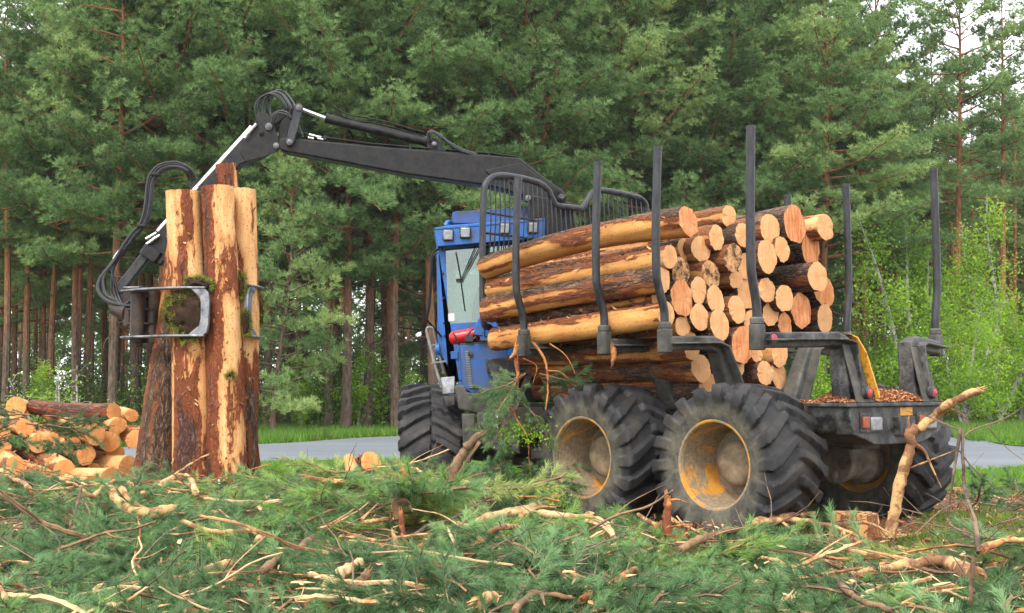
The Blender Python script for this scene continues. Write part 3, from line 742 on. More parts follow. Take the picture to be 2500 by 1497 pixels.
put_birch(B1_, 2425, 45, 2.4, 1.18, 'bright green birch at the right edge of the photo')
put_birch(B2_, 2345, 42.5, 1.0, .86, 'shorter bright green birch between the two taller ones')
put_birch(B2_, 2500, 47, 3.0, 1.0, 'bright green birch cut off by the right edge of the photo')
put_birch(B2_, 2170, 44, 4.0, .66, 'low green birch seen through the rear bunk at the far side')
put_birch(B3_, 1985, 41, 2.0, .95, 'small leafy birch seen between the load and the rear bunk')
put_birch(B3_, 2090, 43, 3.0, .9, 'small leafy birch behind the yellow bunk arm')
put_birch(B3_, 880, 39.5, 1.4, .9, 'small leafy sapling in the gap under the crane boom')
put_birch(B3_, 735, 40, 0.2, .8, 'small leafy sapling right of the low dark pine')
put_birch(B3_, 1010, 39, 5.2, .6, 'small leafy sapling behind the cab ladder')
put_birch(B3_, 120, 39, 5.2, .7, 'small leafy sapling at the foot of the pines on the far left')
S1_ = make_birch(51, 1.75, .55, 560, .024, 4)
put_birch(S1_, 150, 18.2, 0.5, 1.0, 'sparse sapling with fresh yellow green leaves behind the left log pile', 'leafy_sapling', 'sapling')
put_birch(S1_, 215, 17.6, 2.5, .72, 'smaller fresh leafed sapling between the log pile and the upright logs', 'leafy_sapling', 'sapling')

# ------------------------------------------------------------------ the forwarder
fw = thing('forwarder', V(0, 0, 0.05), 'large muddy forwarder with blue cab, black crane and steel stakes carrying logs', 'forestry machine', mat4=Matrix.Translation(V(0, 0, 0.05)) @ Matrix.Rotation(TH, 4, 'Z'))
RR = -L
Zv = Vector((0, 0, 1))

# tyre with moulded lugs, axis along local X, outer side +X
def tyre_mesh(R=0.67, W=0.68, rb=0.36, nt=320, nl=18, name='tyre'):
    half = [(rb - .012, .30), (rb + .01, .335), (rb + .06, .350), (rb + .13, .356), (R - .13, .352), (R - .09, .345), (R - .065, .33), (R - .055, .31), (R - .05, .27), (R - .045, .22), (R - .042, .17), (R - .040, .12), (R - .038, .06), (R - .038, 0.0)]
    prof = []
    dens = []
    for i in range(len(half) - 1):
        m = 3 if i >= 4 else 2
        for j in range(m):
            t = j / m; dens.append((half[i][0] * (1 - t) + half[i + 1][0] * t, half[i][1] * (1 - t) + half[i + 1][1] * t))
    dens.append(half[-1])
    prof = [(r, x * W / .68) for r, x in dens] + [(r, -x * W / .68) for r, x in dens[-2::-1]]
    prof = np.array(prof); k = len(prof)
    th = np.linspace(0, 2 * np.pi, nt, endpoint=False)
    TH_, I = np.meshgrid(th, np.arange(k), indexing='ij')
    r = prof[I, 0]; x = prof[I, 1]; ax = np.abs(x) / (W / 2)
    side = (x > 0)
    ph = TH_ * nl / (2 * np.pi) + np.where(side, 0, .5) + ax ** 1.2 * 0.92
    fr = ph - np.floor(ph)
    wl = 0.46 + 0.14 * ax
    lug = np.clip(np.minimum(fr, wl - fr) / 0.075 , 0, 1)
    lug = lug * lug * (3 - 2 * lug)
    edge = sstep(R - .20, R - .10, r); cen = sstep(0.0, .10, np.where(side, ax, ax) + .06)
    lug = lug * edge * cen
    wear = 0.75 + 0.5 * (vnoise(np.stack([np.cos(TH_) * 3, np.sin(TH_) * 3, x * 5], -1).reshape(-1, 3), 8).reshape(x.shape) - .5)
    h = lug * 0.064 * wear
    top = r > R - .085
    rr = r + np.where(top, h, h * 0.45)
    xx = x + np.where(ax > .9, np.sign(x) * h * 0.7, 0)
    n_ = vnoise(np.stack([np.cos(TH_) * R * 16, np.sin(TH_) * R * 16, x * 16], -1).reshape(-1, 3), 2).reshape(x.shape) - .5
    rr = rr + n_ * 0.004
    P = np.stack([xx, rr * np.cos(TH_), rr * np.sin(TH_)], -1).reshape(-1, 3)
    i0 = np.arange(nt)[:, None] * k + np.arange(k - 1)[None]; i1 = (np.arange(nt)[:, None] + 1) % nt * k + np.arange(k - 1)[None]
    fs = np.stack([i0, i1, i1 + 1, i0 + 1], -1).reshape(-1, 4)
    me = bpy.data.meshes.new(name); me.from_pydata(P.tolist(), [], fs.tolist())
    me.polygons.foreach_set('use_smooth', [True] * len(fs)); me.set_sharp_from_angle(angle=math.radians(50))
    d = me.attributes.new('dust', 'FLOAT', 'POINT')
    d.data.foreach_set('value', np.clip(sstep(.80, .95, ax) * (1 - sstep(R - .20, R - .10, r)), 0, 1).ravel().astype(np.float32))
    me.materials.append(M['rubber']); me.update(); return me
TY = tyre_mesh()
def local_lathe_c(*a, **k): return local_lathe(*a, closed=True, **k)
def local_lathe(name, prof, mat, n=56, smooth=40, rough=0.0, closed=False):
    b = MB(); b.lathe(prof, (0, 0, 0), (1, 0, 0), n, closed)
    if rough:
        P = np.array([list(v) for v in b.v]); nn = (vnoise(P * 16, 4) - .5) * rough + (vnoise(P * 45, 6) - .5) * rough * .5
        b.v = [v + Vector((q, q * .3, 0)) for v, q in zip(b.v, nn)]
    o = b.build(name, mat, local=True, smooth=smooth); m = o.data; bpy.data.objects.remove(o); return m
RIM = local_lathe_c('wheel', [(.380, .300), (.392, .315), (.392, .333), (.378, .340), (.362, .335), (.352, .315), (.346, .28), (.338, .20), (.325, .12), (.318, -.02), (.300, -.075), (.17, -.085), (.16, -.09), (.16, -.11), (.30, -.11), (.33, -.13), (.35, -.30), (.385, -.315), (.38, -.333), (.395, -.333), (.395, -.30), (.37, -.28), (.36, .28)], M['rim'])
HUB = local_lathe('hub', [(.0, .075), (.08, .08), (.15, .07), (.185, .045), (.195, .0), (.195, -.085)], M['mud'], 40, 60, 0.03)
def wheel(center, axis, roll, hub=True, s=1.0, label=None):
    """wheel (rim) > tyre, hub; axis points to the outer side"""
    w = bpy.data.objects.new('wheel', RIM); col.objects.link(w); w.parent = fw
    x = Vector(axis).normalized(); y = Zv.cross(x).normalized(); z = x.cross(y)
    mw = Matrix.Translation(center) @ Matrix((x, y, z)).transposed().to_4x4() @ Matrix.Rotation(roll, 4, 'X') @ Matrix.Scale(s, 4)
    w.matrix_basis = world_of(fw).inverted() @ mw
    if label: w['label'] = label
    t = bpy.data.objects.new('tyre', TY); col.objects.link(t); t.parent = w
    if hub:
        h = bpy.data.objects.new('hub', HUB); col.objects.link(h); h.parent = w
    return w
OUT = 1.5 - .34
for sgn in (1, -1):
    for f_ in (0.776, -0.776):
        wheel(V(f_, sgn * (OUT if sgn > 0 else .97), .665), L * sgn, random.Random(f_ + sgn).uniform(0, .3))
wheel(U(-.45, 1.10, .53), L2, .1); wheel(U(.85, 1.10, .68), L2, .2)
wheel(U(-.45, -1.12, .55), -L2, .1); wheel(U(.85, -1.12, .68), -L2, .25)

def part(name, mb, mat, parent=None, bevel=0.006, **k): return mb.build(name, M[mat], parent or fw, bevel=bevel, **k)
# chassis of the loaded unit
fr = MB(); fr.sweep([V(-1.35, 0, .97), V(2.85, 0, .97)], rect(.62, .34, .03)); fr.sweep([V(-1.3, .0, .80), V(2.6, 0, .80)], rect(.44, .06))
chassis = part('chassis', fr, 'frame')
fr = MB()
for s, e_ in ((1, 1.12), (-1, .45)): fr.sweep([V(1.12, s * .62, .62), V(.45, s * .62, .74), V(-.3, s * .62, .74), V(-e_, s * .62, .68)], rect(.24, .26, .05))
fr.lathe([(.0, -.95), (.17, -.95), (.2, -.9), (.2, .9), (.17, .95), (0, .95)], V(0, 0, .74), L, 24)
part('bogie_axle', fr, 'hubmetal')
for s in (1, -1):
    for f_ in (.776, -.776):
        d = MB(); d.lathe([(.0, -.06), (.175, -.06), (.205, -.04), (.205, .0), (.19, .02), (.19, .26), (.26, .30), (.27, .36), (.0, .36)], V(f_, s * .76, .66), L * s, 32)
        d.lathe([(.0, -.085), (.03, -.085), (.045, -.07), (.045, -.058)], V(f_, s * .76, .54), L * s, 16)
        if s < 0 and f_ < 0:
            d = MB(); A_ = V(f_, -.30, .62); d.lathe([(0, -.02), (.185, -.02), (.20, 0), (.20, .03), (.185, .05), (.175, .30), (.20, .34), (.22, .36), (.22, .50), (0, .5)], A_, -L, 40)
            d.lathe([(.0, -.04), (.022, -.04), (.036, -.03), (.045, -.018)], A_ + Vector((0, 0, -.12)), -L, 16); d.lathe([(.0, -.035), (.012, -.035), (.016, -.018)], A_ + Vector((0, 0, -.165)), -L, 10)
        part('gear_drum', d, 'hubmetal')
# rear light box
def LZ(f_, pts): return [V(f_, l, z) for l, z in pts]
rb = MB(); out = [(-.76, 1.155), (.76, 1.155), (.76, 1.02), (.70, .92), (.38, .825), (-.38, .825), (-.70, .92), (-.76, 1.02)]
rb.prism(LZ(-1.62, out), F * .42)
box = part('rear_box', rb, 'framedark', bevel=.01)
b = MB(); b.prism(LZ(-1.66, [(-.80, 1.152), (.80, 1.152), (.80, 1.182), (-.80, 1.182)]), F * .50)
part('rear_shelf', b, 'framedark')
b = MB()
for q in ((-1.64, .025, 1.22), ): b.prism(LZ(-1.2, [(-.55, 1.182), (.5, 1.182), (.5, 1.25), (-.55, 1.25)]), F * .02)
part('shelf_lip', b, 'framedark')
for s in (1, -1):
    h = MB(); c = .45 * s
    h.prism(LZ(-1.632, [(c - .17, .935), (c + .17, .935), (c + .17, 1.10), (c - .17, 1.10)]), F * .013)
    hs = part('tail_light', h, 'framedark', bevel=.004)
    q = MB(); q.box(V(-1.637, c + .10, 1.02), .09, .03, .10, (L, F, Zv)); part('lens', q, 'lens_orange', hs, bevel=.01)
    q = MB(); q.box(V(-1.637, c - .06, 1.005), .17, .03, .12, (L, F, Zv)); part('lens', q, 'lens_clear', hs, bevel=.015)
b = MB(); b.prism(LZ(-1.68, [(-.16, .90), (.08, .90), (.10, 1.06), (-.16, 1.06)]), F * .07); b.tube([V(-1.70, -.19, .93), V(-1.70, .02, .93)], .02, 8)
part('tow_hook', b, 'framedark')
b = MB(); b.prism(LZ(-1.623, [(-.02, 1.07), (-.22, 1.07), (-.22, 1.14), (-.02, 1.14)]), F * .004)
part('paint_patch', b, 'yellow', bevel=0)

# bunks and stakes
def bunk(f0, f_foot, lk, lf, stake_l, zt, fk=None, rear=False):
    fk = f0 if fk is None else fk
    b = MB()
    for s in (1, -1):
        path = [V(f0, s * (stake_l - .02), 1.70), V(fk, s * (lk + .10), 1.72), V(fk, s * lk, 1.685), V((fk + f_foot) / 2, s * (lk + lf) / 2 + s * .005, 1.45), V(f_foot, s * lf, 1.16)]
        w = [.9, 1, 1.25, 1.6, 1.95]
        b.sweep(path, rect(.13, .12, .012), up=F, scales=[1, 1, 1.1, 1.35, 1.55])
        # stiffening flange
        b.sweep([p - F * .075 for p in path], rect(.018, .145), up=F, scales=[1, 1, 1.15, 1.4, 1.6])
    b.sweep([V(f_foot, lf + .12, 1.15), V(f_foot, -lf - .12, 1.15)], rect(.26, .10, .01))
    bk = part('bunk', b, 'frame' if not rear else 'framedark', bevel=.008)
    for s in (1, -1):
        q = MB(); q.sweep([V(f0, s * stake_l, 1.62), V(f0, s * stake_l, 1.83)], rect(.115, .115, .02), up=F)
        q.lathe([(.058, 0), (.060, .05), (.046, .06)], V(f0, s * stake_l, 1.83), Zv, 16)
        part('socket', q, 'frame', bk, bevel=.008)
        o = s * stake_l; k_ = (.105 if not rear else .07) if s > 0 else .05
        b2 = MB(); b2.tube(smooth_path([V(f0, o, 1.80), V(f0, o, 1.93), V(f0, o + s * k_ * .12, 2.02), V(f0, o + s * k_ * .82, 2.22), V(f0, o + s * k_, 2.34), V(f0, o + s * k_, 2.8), V(f0, o + s * k_ * .7, zt)], 3), .038, 14)
        b2.tube([V(f0, o + s * k_ * .7, zt - .03), V(f0, o + s * k_ * .7, zt + .003)], .041, 14)
        part('stake', b2, 'stake', bevel=0)
    return bk
bk1 = bunk(-1.19, -1.45, .55, .53, 1.43, 3.47, -1.40, True)
for s in (1, -1):     # lamps and the yellow edge on the rear bunk
    q = MB(); q.lathe([(0, .03), (.045, .03), (.055, .02), (.055, -.02)], V(-1.640, s * .53, 1.27), -F, 24); lp = part('marker_light', q, 'framedark', bk1, bevel=0)
    q = MB(); q.lathe([(0, .006), (.03, .005), (.040, .0)], V(-1.668, s * .53, 1.27), -F, 24); part('reflector', q, 'lens_red', bk1, bevel=0)
q = MB(); q.lathe([(0, .012), (.03, .01), (.036, .0)], V(-1.19, 1.37, 1.715) - F * .125 , -F, 20); part('reflector', q, 'lens_red', bk1, bevel=0)
q = MB(); q.lathe([(.05, .008), (.05, 0), (0, 0)], V(-1.19, 1.37, 1.715) - F * .118, -F, 20); part('lamp_ring', q, 'framedark', bk1, bevel=0)
q = MB(); pth = [V(-1.41, .60, 1.765), V(-1.42, .52, 1.73), V(-1.46, .46, 1.60), V(-1.56, .42, 1.22)]
q.sweep([p - F * .10 - RR * .0 for p in pth], rect(.014, .075), up=F, scales=[.6, 1, 1.1, 1]); part('arm_flange', q, 'yellow', bk1, bevel=0)
for s in (1, -1):
    q = MB(); q.prism([V(-1.635, s * .53 + .13, 1.185), V(-1.635, s * .53 - .13, 1.185), V(-1.50, s * .55 - .11, 1.68), V(-1.50, s * .55 + .11, 1.68)], F * .018); part('arm_plate', q, 'frame', bk1)
bunk(-.195, -.195, .72, .46, 1.43, 3.44); bunk(.54, .54, .72, .46, 1.43, 3.41); bunk(1.64, 1.64, .72, .46, 1.43, 3.40)

# headgate
HF = 2.50
def hg(px, py): return at_f(px, py, HF)
out = [hg(1196, 800), hg(1180, 780), hg(1178, 620), hg(1181, 480), hg(1188, 447), hg(1214, 429), hg(1260, 433), hg(1312, 446), hg(1336, 462), hg(1352, 492), hg(1362, 502), hg(1400, 507), hg(1420, 508), hg(1434, 490), hg(1446, 472), hg(1471, 465), hg(1544, 479), hg(1567, 488), hg(1578, 510), hg(1582, 600), hg(1582, 740)]
b = MB(); b.tube(smooth_path(out, 4), .036, 10)
b.tube([hg(1196, 800), hg(1240, 850)], .036, 10)
hgate = part('headgate', b, 'stake', bevel=0)
b = MB(); sp_ = smooth_path(out[3:18], 8)
for i in range(33):
    px = 1196 + i * 11.55
    base = hg(px, 640); l_ = (base - V(0, 0, 0)).dot(L)
    best = min(sp_, key=lambda p: abs((p - V(0, 0, 0)).dot(L) - l_)); zt = best.z
    zb = 2.15; pts = []
    for j in range(17):
        z = zt - .01 - (zt - zb) * j / 16
        p = V(HF, l_, z) - F * (.03 * math.sin((zt - z) * 5.2)) + L * (.014 * math.sin((zt - z) * 5.2 + .6)); pts.append(p)
    b.tube(pts, .0085, 6)
for z, l0, l1 in ((3.18, 1.2, .42), (2.96, 1.2, -1.35), (2.68, 1.2, -1.35), (2.42, 1.2, -1.35), (2.2, 1.2, -1.35)):
    b.tube([V(HF + .03, l0, z), V(HF + .03, l1, z - .02)], .013, 6)
part('grille', b, 'stake', hgate, bevel=0)

# crane: turret, main boom, stick
def pxprism(pts, Yf, thick, Yc=None):
    """solid whose outline is seen at the given photo points on the plane leaning through depths Yf(px)"""
    P = [at(px, py, Yf(px) if callable(Yf) else Yf) for px, py in pts]
    b = MB(); d = Vector((-.04, 1, 0)).normalized()
    b.prism([p - d * thick / 2 for p in P], d * thick); return b
def yb(px): return 13.78 + (px - 690) / 650 * .30
b = MB(); b.lathe([(.0, 0), (.30, 0), (.30, .25), (.24, .35), (.20, .6), (.20, 1.2), (0, 1.2)], V(2.95, .08, 1.15), Zv, 24)
b.prism([V(2.75, .25, 2.1), V(3.15, .25, 2.1), V(3.1, .2, 3.0), V(2.8, .2, 3.0)], RR * .40)
part('crane_turret', b, 'black', bevel=.01)
b = pxprism([(1290, 480), (1395, 500), (1400, 560), (1382, 600), (1290, 590)], yb(1340), .34); part('slew_housing', b, 'black', bevel=.015)
b = pxprism([(686, 343), (700, 341), (940, 364), (1268, 390), (1330, 440), (1372, 468), (1384, 486), (1352, 503), (1290, 492), (1240, 470), (1181, 456), (1000, 431), (690, 373), (680, 360)], yb, .25)
boom = part('main_boom', b, 'black', bevel=.018)
for sd in (-1, 1):
    b = pxprism([(1183, 416), (1270, 398), (1335, 446), (1372, 468), (1378, 482), (1350, 500), (1288, 490), (1262, 462), (1240, 440), (1206, 436)], lambda px: yb(px) + sd * .135, .02); part('gusset', b, 'black', boom)
b = MB(); b.tube([at(1358, 478, 13.85), at(1358, 478, 14.3)], .06, 16); b.tube([at(1365, 484, 13.80), at(1378, 489, 13.78)], .055, 14); part('pivot_pin', b, 'black', boom, bevel=0)
def pin(px, py, y0, y1, r, par, mt='steel'):
    b = MB(); b.tube([at(px, py, y0), at(px, py, y1)], r, 16); b.tube([at(px, py, y0 - .02), at(px, py, y0)], r * .55, 8); part('pin', b, mt, par, bevel=.004)
pin(1289, 484, yb(1289) - .18, yb(1289) + .18, .034, boom)
b = pxprism([(1043, 372), (1044, 350), (1052, 340), (1066, 340), (1074, 350), (1092, 376)], yb(1060), .16); part('cylinder_bracket', b, 'black', boom)
pin(1060, 352, yb(1060) - .11, yb(1060) + .11, .028, boom)
b = MB(); b.tube([at(795, 289, yb(795)), at(800, 290, yb(800))], .058, 20); b.tube([at(797, 290, yb(797)), at(1044, 347, yb(1044))], .054, 20)
b.tube([at(1036, 345, yb(1040)), at(1048, 348, yb(1044))], .062, 20)
cyl = part('stick_cylinder', b, 'black', bevel=0)
b = MB(); b.tube([at(728, 264, yb(728)), at(797, 290, yb(797))], .022, 14); part('piston_rod', b, 'chrome', cyl, bevel=0)
for k_ in range(2):
    b = MB(); o_ = Vector((0, -.03, .045 + k_ * .028)); pts = [at(815, 279 - k_ * 2, yb(815)), at(850, 296, yb(850)), at(900, 305, yb(900)), at(960, 318, yb(960)), at(1010, 333, yb(1010)), at(1036, 339, yb(1036))]
    b.tube([p + o_ * (.6 + .4 * k_) for p in smooth_path(pts, 3)], .009, 6); part('oil_pipe', b, 'black', cyl, bevel=0)
b = MB()
for k_ in range(3):
    pts = [at(740 + 10 * k_, 330 + 2 * k_, yb(740)), at(800, 342, yb(800)), at(900, 356, yb(900)), at(1000, 364, yb(1000)), at(1100, 372, yb(1100)), at(1200, 380, yb(1200)), at(1265, 389, yb(1260))]
    b.tube([p + Vector((0, -.08 + .035 * k_, .012)) for p in pts], .009, 6)
for px in (797, 1003, 1194): b.box(at(px, 341 + (px - 797) * .11, yb(px)) + Vector((0, -.05, .0)), .03, .12, .05)
part('oil_pipe', b, 'black', boom, bevel=0)
b = MB()
for px, py in ((755, 329), (770, 333), (752, 336), (775, 338)): b.tube([at(px, py, yb(px) - .09), at(px + 14, py + 3, yb(px) - .09)], .014, 8)
part('pipe_fitting', b, 'chrome', boom, bevel=0)
# knee links
for sd in (-1, 1):
    b = pxprism([(719, 262), (722, 255), (730, 252), (738, 256), (740, 265), (718, 349), (712, 356), (704, 357), (697, 351), (698, 343)], 13.78 + sd * .15, .03)
    part('knee_link', b, 'stake', boom)
pin(730, 263, 13.78 - .19, 13.78 + .19, .034, boom); pin(707, 347, 13.78 - .19, 13.78 + .19, .034, boom)
b = pxprism([(660, 290), (668, 280), (716, 258), (722, 270), (676, 305), (668, 305)], 13.78, .12); b.f = b.f; part('rocker_arm', b, 'black', boom)
b = pxprism([(683, 315), (690, 296), (706, 285), (712, 300), (700, 345), (682, 345)], 13.78, .14); part('rocker_arm', b, 'black', boom)
# stick: head plates, upper box, extension
def ys(py): return 13.78 - (py - 280) / 440 * .12
b = MB()
sp0, sp1 = [(609, 345), (596, 360), (345, 618), (375, 650), (398, 640), (600, 405), (640, 384), (682, 368)], None
d = Vector((-.04, 1, 0)).normalized()
P = [at(px, py, ys(py)) for px, py in [(600, 330), (552, 390), (489, 462), (346, 622), (397, 650), (540, 470), (590, 405), (645, 383), (680, 360)]]
b.prism([p - d * .09 for p in P], d * .18)
stick = part('stick', b, 'black', bevel=.015)
b = MB(); b.sweep([at(618, 313, ys(313)) - d * .05, at(486, 458, ys(458)) - d * .05], rect(.05, .085, .01), up=Vector((0, 1, 0))); b.sweep([at(486, 458, ys(458)) - d * .05, at(388, 568, ys(568)) - d * .05], rect(.05, .075, .01), up=Vector((0, 1, 0)))
part('slide_rail', b, 'chrome', stick)  # added bright strip imitating the reflection along the stick's top face
for sd in (-1, 1):
    b = pxprism([(612, 330), (624, 300), (626, 282), (636, 275), (648, 275), (660, 287), (667, 300), (681, 345), (684, 360), (680, 369), (648, 382), (600, 395), (585, 370)], 13.78 + sd * .12, .025)
    part('head_plate', b, 'black', stick, bevel=.004)
pin(656, 309, 13.78 - .17, 13.78 + .17, .040, stick); pin(674, 356, 13.78 - .17, 13.78 + .17, .034, stick); pin(638, 326, 13.78 - .15, 13.78 + .15, .024, stick, 'black')
b = MB(); a0, a1 = at(360, 618, ys(620)), at(290, 712, ys(712))
b.sweep([at(385, 590, ys(590)), a1], rect(.115, .12, .015), up=Vector((0, 1, 0))); ext = part('stick_extension', b, 'stake')
b = MB(); b.sweep([at(383, 610, ys(610)), at(366, 634, ys(634))], rect(.24, .24, .03), up=Vector((0, 1, 0))); part('collar', b, 'black', stick)
b = MB()
for i, (px, py) in enumerate(((358, 596), (366, 590), (374, 584), (356, 584), (366, 578))):
    b.tube([at(px, py, ys(py) - .13), at(px + 16, py - 9, ys(py) - .12)], .017, 8)
part('pipe_fitting', b, 'chrome', stick, bevel=0)
b = MB()
for i, (px, py) in enumerate(((602, 332), (608, 325), (614, 318), (620, 311), (598, 338))): b.tube([at(px, py, 13.62), at(px + 6, py - 9, 13.62)], .018, 8)
part('pipe_fitting', b, 'chrome', stick, bevel=0)

# grapple
GA = at(337, 770, 13.30)
b = MB(); b.prism([at(px, py, 13.62) for px, py in [(272, 728), (284, 706), (300, 700), (324, 724), (322, 742), (300, 752)]], (0, .16, 0))
b.tube([at(282, 752, 13.5), at(296, 760, 13.45), at(312, 764, 13.40)], .085, 16)
part('tilt_link', b, 'rusty')
grap = MB()
def gz_(py): return at(337, py, 13.3).z
gx, gy = GA.x, GA.y
for dx, r in ((0, .085), (.135, .07), (-.125, .05)):
    z0, z1 = (gz_(838), gz_(706)) if dx >= 0 else (gz_(795), gz_(752))
    grap.tube([(gx + dx, gy + abs(dx) * .6, z0), (gx + dx, gy + abs(dx) * .6, z1)], r, 18)
for py, rx in ((722, .13), (755, .19), (790, .19), (815, .14)):
    pts = [(gx + .02 + rx * math.cos(t) * (1.0 if math.cos(t) > 0 else .95), gy + .12 + .16 * math.sin(t), gz_(py) - .012) for t in [2 * math.pi * i / 20 for i in range(20)]]
    grap.prism(pts, (0, 0, .024))
grap.tube([(gx, gy, gz_(848)), (gx, gy, gz_(836))], .055, 6)
grapple = part('grapple', grap, 'rusty')
def claw(path, ztop, zbot, name='claw'):
    """upper and lower rail following a plan curve, tied by a forged tip"""
    b = MB(); up = Zv
    top = [Vector((p[0], p[1], ztop + p[2])) for p in path]; bot = [Vector((p[0], p[1], zbot - p[2])) for p in path]
    n = len(path); w = [(.20 - .13 * i / (n - 1)) for i in range(n)]
    for rail in (top, bot):
        vs = []; 
        for i, p in enumerate(rail):
            dd = (rail[min(i + 1, n - 1)] - rail[max(i - 1, 0)]); dd.z = 0; dd.normalize(); s_ = Vector((-dd.y, dd.x, 0))
            vs += [p + s_ * w[i] / 2 + up * .012, p - s_ * w[i] / 2 + up * .012, p - s_ * w[i] / 2 - up * .012, p + s_ * w[i] / 2 - up * .012]
        b.add(vs, [(i * 4 + j, i * 4 + (j + 1) % 4, (i + 1) * 4 + (j + 1) % 4, (i + 1) * 4 + j) for i in range(n - 1) for j in range(4)] + [(0, 1, 2, 3), ((n - 1) * 4 + 3, (n - 1) * 4 + 2, (n - 1) * 4 + 1, (n - 1) * 4)])
    e = Vector((path[-1][0], path[-1][1], 0)); e0 = Vector((path[-2][0], path[-2][1], 0)); dd = (e - e0).normalized(); s_ = Vector((-dd.y, dd.x, 0))
    zt, zb = top[-1].z, bot[-1].z; H = zt - zb
    prof = [(-.17, zt), (-.02, zt), (.035, zt - .05), (.05, zt - .12), (.045, zb + .12), (.03, zb + .03), (-.02, zb), (-.18, zb), (-.14, zb + .04), (-.055, zb + .11), (-.042, zb + .18), (-.042, zt - .16), (-.06, zt - .10), (-.11, zt - .05)]
    b.prism([e + dd * q + Vector((0, 0, z)) - s_ * .028 for q, z in prof], s_ * .056)
    return b
X = lambda px, Y_: at(px, 770, Y_).x
zt, zb = at(450, 703, 12.85).z, at(450, 820, 12.85).z
p1 = [(X(312, 13.3), 13.32, 0), (X(350, 13.15), 13.12, 0), (X(385, 12.98), 12.97, .0), (X(420, 12.9), 12.88, 0), (X(460, 12.84), 12.84, 0), (X(500, 12.82), 12.83, 0)]
part('claw', claw(p1, zt, zb), 'steel', grapple, bevel=.008)
p2 = [(X(318, 13.4), 13.4, 0), (X(360, 13.75), 13.75, 0), (X(430, 13.95), 13.95, 0), (X(520, 13.95), 13.95, 0), (X(600, 13.75), 13.75, 0), (X(634, 13.5), 13.48, 0), (X(622, 13.3), 13.28, 0), (X(605, 13.15), 13.14, 0)]
part('claw', claw(p2, at(600, 700, 13.3).z, at(600, 822, 13.3).z), 'steel', grapple, bevel=.008)

# hoses
def hose(pts, r, Yv=None, mat='hose', parent=None, n=8, name='hose'):
    P = [at(p[0], p[1], p[2]) for p in pts]
    b = MB(); b.tube(smooth_path(P, 5), r, n); part(name, b, mat, parent or stick, bevel=0)
for k_ in range(4):
    o_ = (k_ - 1.5) * 5.2; y_ = 13.60 + (k_ % 2) * .05
    hose([(472 - o_ * .6, 462, 13.72), (470 - o_, 438, 13.7), (458 - o_ * .7, 416 + o_ * .5, y_), (438, 405 + o_, y_), (414, 404 + o_, y_), (390 + o_ * .5, 412 + o_, y_), (374 + o_, 430 + o_ * .5, y_), (366 + o_, 455, y_), (363 + o_, 490, y_), (357 + o_, 525, y_), (345 + o_ * .8, 553 + o_ * .3, y_), (325 + o_ * .6, 575 + o_ * .6, y_), (307 + o_ * .6, 603 + o_ * .5, y_), (290 + o_ * .6, 632, y_)], .014)
for k_ in range(2):
    o_ = k_ * 14; hose([(305 - o_ * .3, 592 + o_, 13.55), (286, 625, 13.55), (268, 650, 13.52), (246 + o_ * .5, 678, 13.5), (239 + o_, 700, 13.48), (247 + o_, 722, 13.45), (270 + o_, 738 - o_ * .3, 13.42), (300, 745, 13.38), (322, 746 - o_, 13.34)], .021 - .004 * k_)
for k_ in range(3):
    hose([(292 - 4 * k_, 628, 13.58), (278 - 3 * k_, 655, 13.6), (272 + 5 * k_, 690, 13.6), (274 + 7 * k_, 720, 13.6), (290 + 5 * k_, 745, 13.55)], .013)
for px, py in ((306, 596), (296, 608), (288, 620), (302, 604), (291, 614)): 
    b = MB(); b.tube([at(px, py, 13.56), at(px - 10, py + 13, 13.56)], .019, 8); part('hose_coupling', b, 'chrome', stick, bevel=0)
for px, py, dx, dy in ((376, 423, 17, 8), (343, 549, 17, 6)):
    b = MB(); b.box(at(px + 3, py + 3, 13.6), .10, .09, .03); part('hose_clamp', b, 'black', stick)
for k_ in range(5):
    o_ = (0, 4, 11, 14, 22)[k_]; tx = 697 + o_ * 1.2
    hose([(628 + o_ * 1.6, 292, 13.74), (623 + o_ * 1.6, 262, 13.7 + .02 * k_), (634 + o_ * 1.5, 240 - o_ * .35, 13.68 + .03 * k_), (658 + o_ * .9, 229 - o_ * .4, 13.66 + .03 * k_), (682 + o_ * .8, 240 - o_ * .5, 13.68 + .03 * k_), (tx - 2, 262, 13.7), (tx, 290, 13.75), (tx + 8, 312, 13.72), (740, 328 + k_ * 2, 13.7)], .0115)
for k_ in range(2):
    hose([(662 + 5 * k_, 300, 13.62), (668 + 5 * k_, 280, 13.6), (684, 271 + 5 * k_, 13.6), (702, 276 + 5 * k_, 13.6), (712, 290, 13.62), (718, 310, 13.66)], .013)
for k_ in range(2):
    hose([(1045 + 6 * k_, 345, 13.85), (1046 + 5 * k_, 325 + 3 * k_, 13.82), (1056, 320 + 3 * k_, 13.82), (1072 + 4 * k_, 332, 13.82), (1100, 350 + 3 * k_, 13.84), (1130, 366 + 4 * k_, 13.86), (1165, 377 + 3 * k_, 13.9)], .015, parent=boom)

# ---- front unit: cab, engine box, articulation
YC = 13.98
def cp_(pts, y0, thick): 
    b = MB(); b.prism([at(px, py, y0) for px, py in pts], F2 * thick); return b
b = cp_([(1068, 600), (1087, 598), (1094, 792), (1098, 930), (1118, 930), (1079, 872), (1072, 860)], YC, .05)      # left rear pillar
b.prism([at(p[0], p[1], YC) for p in [(1066, 592), (1330, 570), (1330, 590), (1066, 608)]], F2 * .06)
b.prism([at(p[0], p[1], YC) for p in [(1086, 790), (1330, 778), (1330, 930), (1118, 930), (1092, 890)]], F2 * .05)
b.prism([at(p[0], p[1], YC) for p in [(1312, 590), (1332, 590), (1332, 780), (1312, 780)]], F2 * .05)
